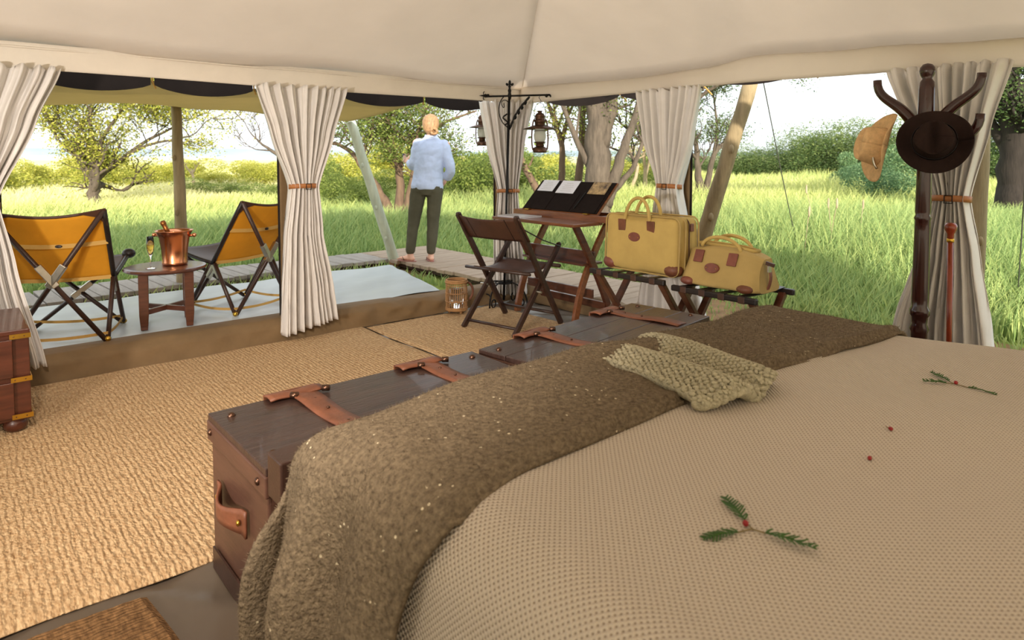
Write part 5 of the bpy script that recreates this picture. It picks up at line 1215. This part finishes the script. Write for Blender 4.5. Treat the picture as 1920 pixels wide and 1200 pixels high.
for px, dep, lb, st, mt in ((1055, 12.5, 'slender brown tree just right of the hanging lantern', [[(.0, 0, 0, .075), (-.02, 0, .7, .07), (.0, 0, 1.4, .06), (-.05, 0, 1.7, .05), (-.3, 0, 2.4, .03)], [(-.03, 0, 1.65, .04), (.1, 0, 2.1, .03), (.12, 0, 2.7, .02)]], 'bark_warm'),
                            (1078, 12.0, 'slender reddish tree between the lantern and thick trunk', [[(-.02, 0, 0, .085), (.05, 0, .8, .075), (.12, 0, 1.4, .07), (.13, 0, 2.2, .055), (.16, 0, 3.0, .04)]], 'bark_warm'),
                            (1205, 18, 'pale thin forked tree beside the fourth curtain', [[(.05, 0, 0, .06), (.08, 0, .9, .05), (.02, 0, 1.6, .04), (-.1, 0, 2.1, .03)], [(-.3, 0, .5, .05), (-.1, 0, 1.1, .04), (-.5, 0, 1.7, .03)], [(.08, 0, .8, .04), (.2, 0, 1.5, .03), (.1, 0, 2.2, .02)]], 'bark_pale')):
    tree('slender_tree', lb, world_at(px, dep, -.04), st, mt, 'leaf_yellow', 3000, .045, .2, int(px), 2, .5, (0, 0, .2), zmin=1.5)
tree('leaning_trunk', 'leaning bare brown trunk behind the desk and corner curtain', world_at(1030, 11.5, -.04), [[(.05, 0, 0, .075), (-.12, 0, .65, .07), (-.38, 0, 1.1, .06), (-.62, 0, 1.6, .04)]], 'bark_warm', 'leaf_olive', 300, .07, .2, 77, 1, .3)
tree('acacia_tree', 'dark small tree between the fourth curtain and leaning pole', world_at(1316, 17, -.04), [
    [(0, 0, 0, .13), (-.05, 0, .6, .11), (-.1, 0, 1.0, .08), (-.2, 0, 2.0, .05)], [(.1, 0, 0, .10), (.15, 0, .8, .08), (.3, 0, 1.45, .06), (.75, .1, 1.9, .04), (1.1, .1, 2.2, .025)], [(.3, 0, 1.4, .045), (.4, .1, 2.1, .035), (.3, .1, 2.9, .02)]],
    'bark', 'leaf_dark', 7000, .05, .22, 21, 3, .6, (.1, 0, .1), zmin=1.7)
tree('acacia_tree', 'feathery branches reaching in from above the right meadow', world_at(1440, 12.5, -.04) + VF*3, [
    [(-.9, .5, 0, .10), (-.8, .5, 1.5, .08), (-.6, .3, 2.9, .06)], [(-.7, .4, 2.5, .05), (.0, .2, 3.05, .04), (.9, 0, 3.1, .02)], [(-.6, .3, 2.8, .04), (.3, -.2, 3.3, .03), (1.5, -.4, 3.2, .015)]],
    'bark', 'leaf_dark', 6000, .05, .15, 22, 2, .6, (.2, 0, 0), zmin=2.35)
tree('acacia_tree', 'big dark tree at the far right beyond the curtain', world_at(1905, 13, -.04), [
    [(0, 0, 0, .34), (.0, 0, .9, .30), (-.05, 0, 1.8, .26), (-.15, 0, 2.8, .20)], [(-.05, 0, 1.3, .14), (-.4, .2, 2.0, .10), (-.6, .2, 2.9, .06)], [(.1, 0, 1.2, .14), (.5, 0, 2.0, .10), (.9, 0, 2.9, .05)]],
    'bark_dark', 'leaf_dark', 20000, .055, .30, 23, 3, .8, (0, 0, 0), zmin=.95, tintb=-.12)
tree('dead_tree', 'bare dead branches behind the second curtain', world_at(560, 14, -.04), [
    [(0, 0, 0, .09), (-.1, 0, .9, .07), (-.35, 0, 1.35, .045), (-.75, 0, 1.6, .025), (-1.0, 0, 1.85, .012), (-1.15, 0, 2.15, .006)], [(-.55, 0, 1.48, .02), (-.9, 0, 1.5, .012), (-1.2, 0, 1.68, .005)], [(-.8, 0, 1.65, .015), (-.8, 0, 1.95, .010), (-.95, 0, 2.25, .005)]],
    'bark', 'leaf_olive', 0, .05, .1, 24, 2, .35)
tree('dead_tree', 'small pale dead tree beyond the veranda pole', world_at(361, 24, -.04), [
    [(0, 0, 0, .05), (.02, 0, .45, .05), (.0, 0, .9, .035)], [(0, 0, .7, .03), (-.25, 0, 1.05, .015)], [(.01, 0, .75, .03), (.2, 0, 1.1, .015)]], 'bark_pale', 'leaf_olive', 0, .05, .1, 25, 1, .2)

# ---- bushes and the far thicket: leafy prototypes, copied with shared mesh data
def bush_mesh(name, mt, n, leaf, seed, flatten=.8, lumps=8):
    r = np.random.default_rng(seed); C = r.normal(size=(lumps, 3))*[.42, .42, .22] + [0, 0, .52]; R = .26 + .2*r.random(lumps)
    k = r.integers(0, lumps, n); d = r.normal(size=(n, 3)); d /= np.linalg.norm(d, axis=1)[:, None]; rad = R[k]*(.55 + .5*r.random(n)**.5)
    P = C[k] + d*rad[:, None]*[1, 1, flatten]; P = P[P[:, 2] > .02]
    P = np.concatenate([P, r.normal(size=(n//6, 3))*[.4, .4, .12] + [0, 0, .15]]); P[:, 2] = np.abs(P[:, 2])
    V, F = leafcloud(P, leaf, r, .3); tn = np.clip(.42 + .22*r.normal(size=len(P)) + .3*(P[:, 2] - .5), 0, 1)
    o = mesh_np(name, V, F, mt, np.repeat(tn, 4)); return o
def bush_row(proto, spots, labels, group, cat='bush'):
    """labels: (upper bearing limit, label) pairs; each stretch of the row is a group of its own"""
    for i, (px, dep, wd, ht) in enumerate(spots):
        o = proto if i == 0 else proto.copy()
        if i: COL.objects.link(o)
        o.location = world_at(px, dep, -.05); o.rotation_euler = (0, 0, i*2.399); o.scale = (wd/1.5, wd/1.5, ht/1.0)
        k = [j for j, (lim, _) in enumerate(labels) if px <= lim][0]
        tag(o, labels[k][1], cat, group + (' ' + labels[k][1].split(' bush ')[-1].split(' shrub ')[-1].split(' tree ')[-1] if len(labels) > 1 else ''))
rb = random.Random(4)
yb = bush_mesh('savanna_bush', 'leaf_yellow', 9000, .045, 31)
bush_row(yb, [(px + rb.uniform(-18, 18), dep, rb.uniform(1.7, 3.8), ht*rb.uniform(.55, 1.25)) for px, dep, ht in ((20, 24, 1.5), (80, 26, 1.3), (130, 30, 1.4), (235, 27, 1.35), (290, 30, 1.5), (345, 34, 1.1), (405, 28, .95), (450, 33, 1.0), (500, 27, 1.1), (-40, 22, 1.6), (560, 30, 1.2), (640, 26, 1.9), (700, 28, 2.0), (820, 27, 1.6), (880, 24, 1.6), (1010, 26, 1.8), (1060, 30, 1.9), (1170, 25, 1.5))],
         [(215, 'yellow green bush beyond the left veranda chair'), (600, 'yellow green bush between the awning pole and second curtain'), (900, 'yellow green bush far behind the woman'), (9999, 'yellow green bush behind the hanging lantern and slender trees')], 'sunlit bushes')
ob = bush_mesh('olive_shrub', 'leaf_olive', 9000, .04, 32)
bush_row(ob, [(px + rb.uniform(-15, 15), dep, rb.uniform(1.4, 2.8), ht*rb.uniform(.6, 1.25)) for px, dep, ht in ((170, 34, 1.3), (260, 36, 1.3), (420, 22, .8), (510, 20, .95), (620, 19, 1.35), (655, 17, 1.1), (690, 20, 1.5), (870, 18, 1.5), (905, 20, 1.6), (950, 21, 1.7), (1035, 19, 1.4), (1180, 22, 1.5), (1250, 24, 1.6), (780, 22, 1.5))],
         [(300, 'olive shrub behind the spreading acacia'), (600, 'olive shrub near the bare dead branches'), (800, 'olive shrub by the many stemmed acacia'), (960, 'olive shrub between the woman and corner curtain'), (9999, 'olive shrub behind the desk and large bag')], 'olive shrubs')
db = bush_mesh('thicket_tree', 'leaf_dark', 16000, .026, 33, 1.0, 11)
bush_row(db, [(px + rb.uniform(-14, 14), dep, rb.uniform(5, 7.5), ht*rb.uniform(.92, 1.1)) for px, dep, ht in ((1270, 46, 1.6), (1320, 44, 1.6), (1370, 42, 1.8), (1420, 42, 2.0), (1460, 40, 2.1), (1500, 42, 2.4), (1545, 40, 2.6), (1590, 40, 2.8), (1630, 38, 3.0), (1680, 38, 3.2), (1740, 36, 3.2), (1800, 34, 3.2), (1860, 32, 3.3), (1930, 30, 3.4), (1990, 28, 3.4), (1220, 50, 1.7), (1150, 52, 1.7), (1060, 55, 1.7), (960, 56, 1.6), (860, 58, 1.6), (760, 60, 1.5), (660, 62, 1.4))],
         [(1000, 'distant dark tree on the horizon behind the woman'), (1275, 'distant dark tree behind the desk lid and fourth curtain'), (1480, 'dark thicket tree across the meadow beside the leaning pole'), (1640, 'dark thicket tree across the meadow left of the straw hat'), (9999, 'dark thicket tree behind the coat stand')], 'thicket trees', 'tree')
tb_ = bush_mesh('feathery_shrub', 'leaf_teal', 8000, .045, 34)
bush_row(tb_, [(1635, 20, 2.1, 1.35), (1660, 17, 1.7, 1.15), (1600, 24, 1.8, 1.2)], [(9999, 'blue green feathery shrub behind the straw hat')], 'blue green shrubs by the coat stand')
# distant hills and pale plain
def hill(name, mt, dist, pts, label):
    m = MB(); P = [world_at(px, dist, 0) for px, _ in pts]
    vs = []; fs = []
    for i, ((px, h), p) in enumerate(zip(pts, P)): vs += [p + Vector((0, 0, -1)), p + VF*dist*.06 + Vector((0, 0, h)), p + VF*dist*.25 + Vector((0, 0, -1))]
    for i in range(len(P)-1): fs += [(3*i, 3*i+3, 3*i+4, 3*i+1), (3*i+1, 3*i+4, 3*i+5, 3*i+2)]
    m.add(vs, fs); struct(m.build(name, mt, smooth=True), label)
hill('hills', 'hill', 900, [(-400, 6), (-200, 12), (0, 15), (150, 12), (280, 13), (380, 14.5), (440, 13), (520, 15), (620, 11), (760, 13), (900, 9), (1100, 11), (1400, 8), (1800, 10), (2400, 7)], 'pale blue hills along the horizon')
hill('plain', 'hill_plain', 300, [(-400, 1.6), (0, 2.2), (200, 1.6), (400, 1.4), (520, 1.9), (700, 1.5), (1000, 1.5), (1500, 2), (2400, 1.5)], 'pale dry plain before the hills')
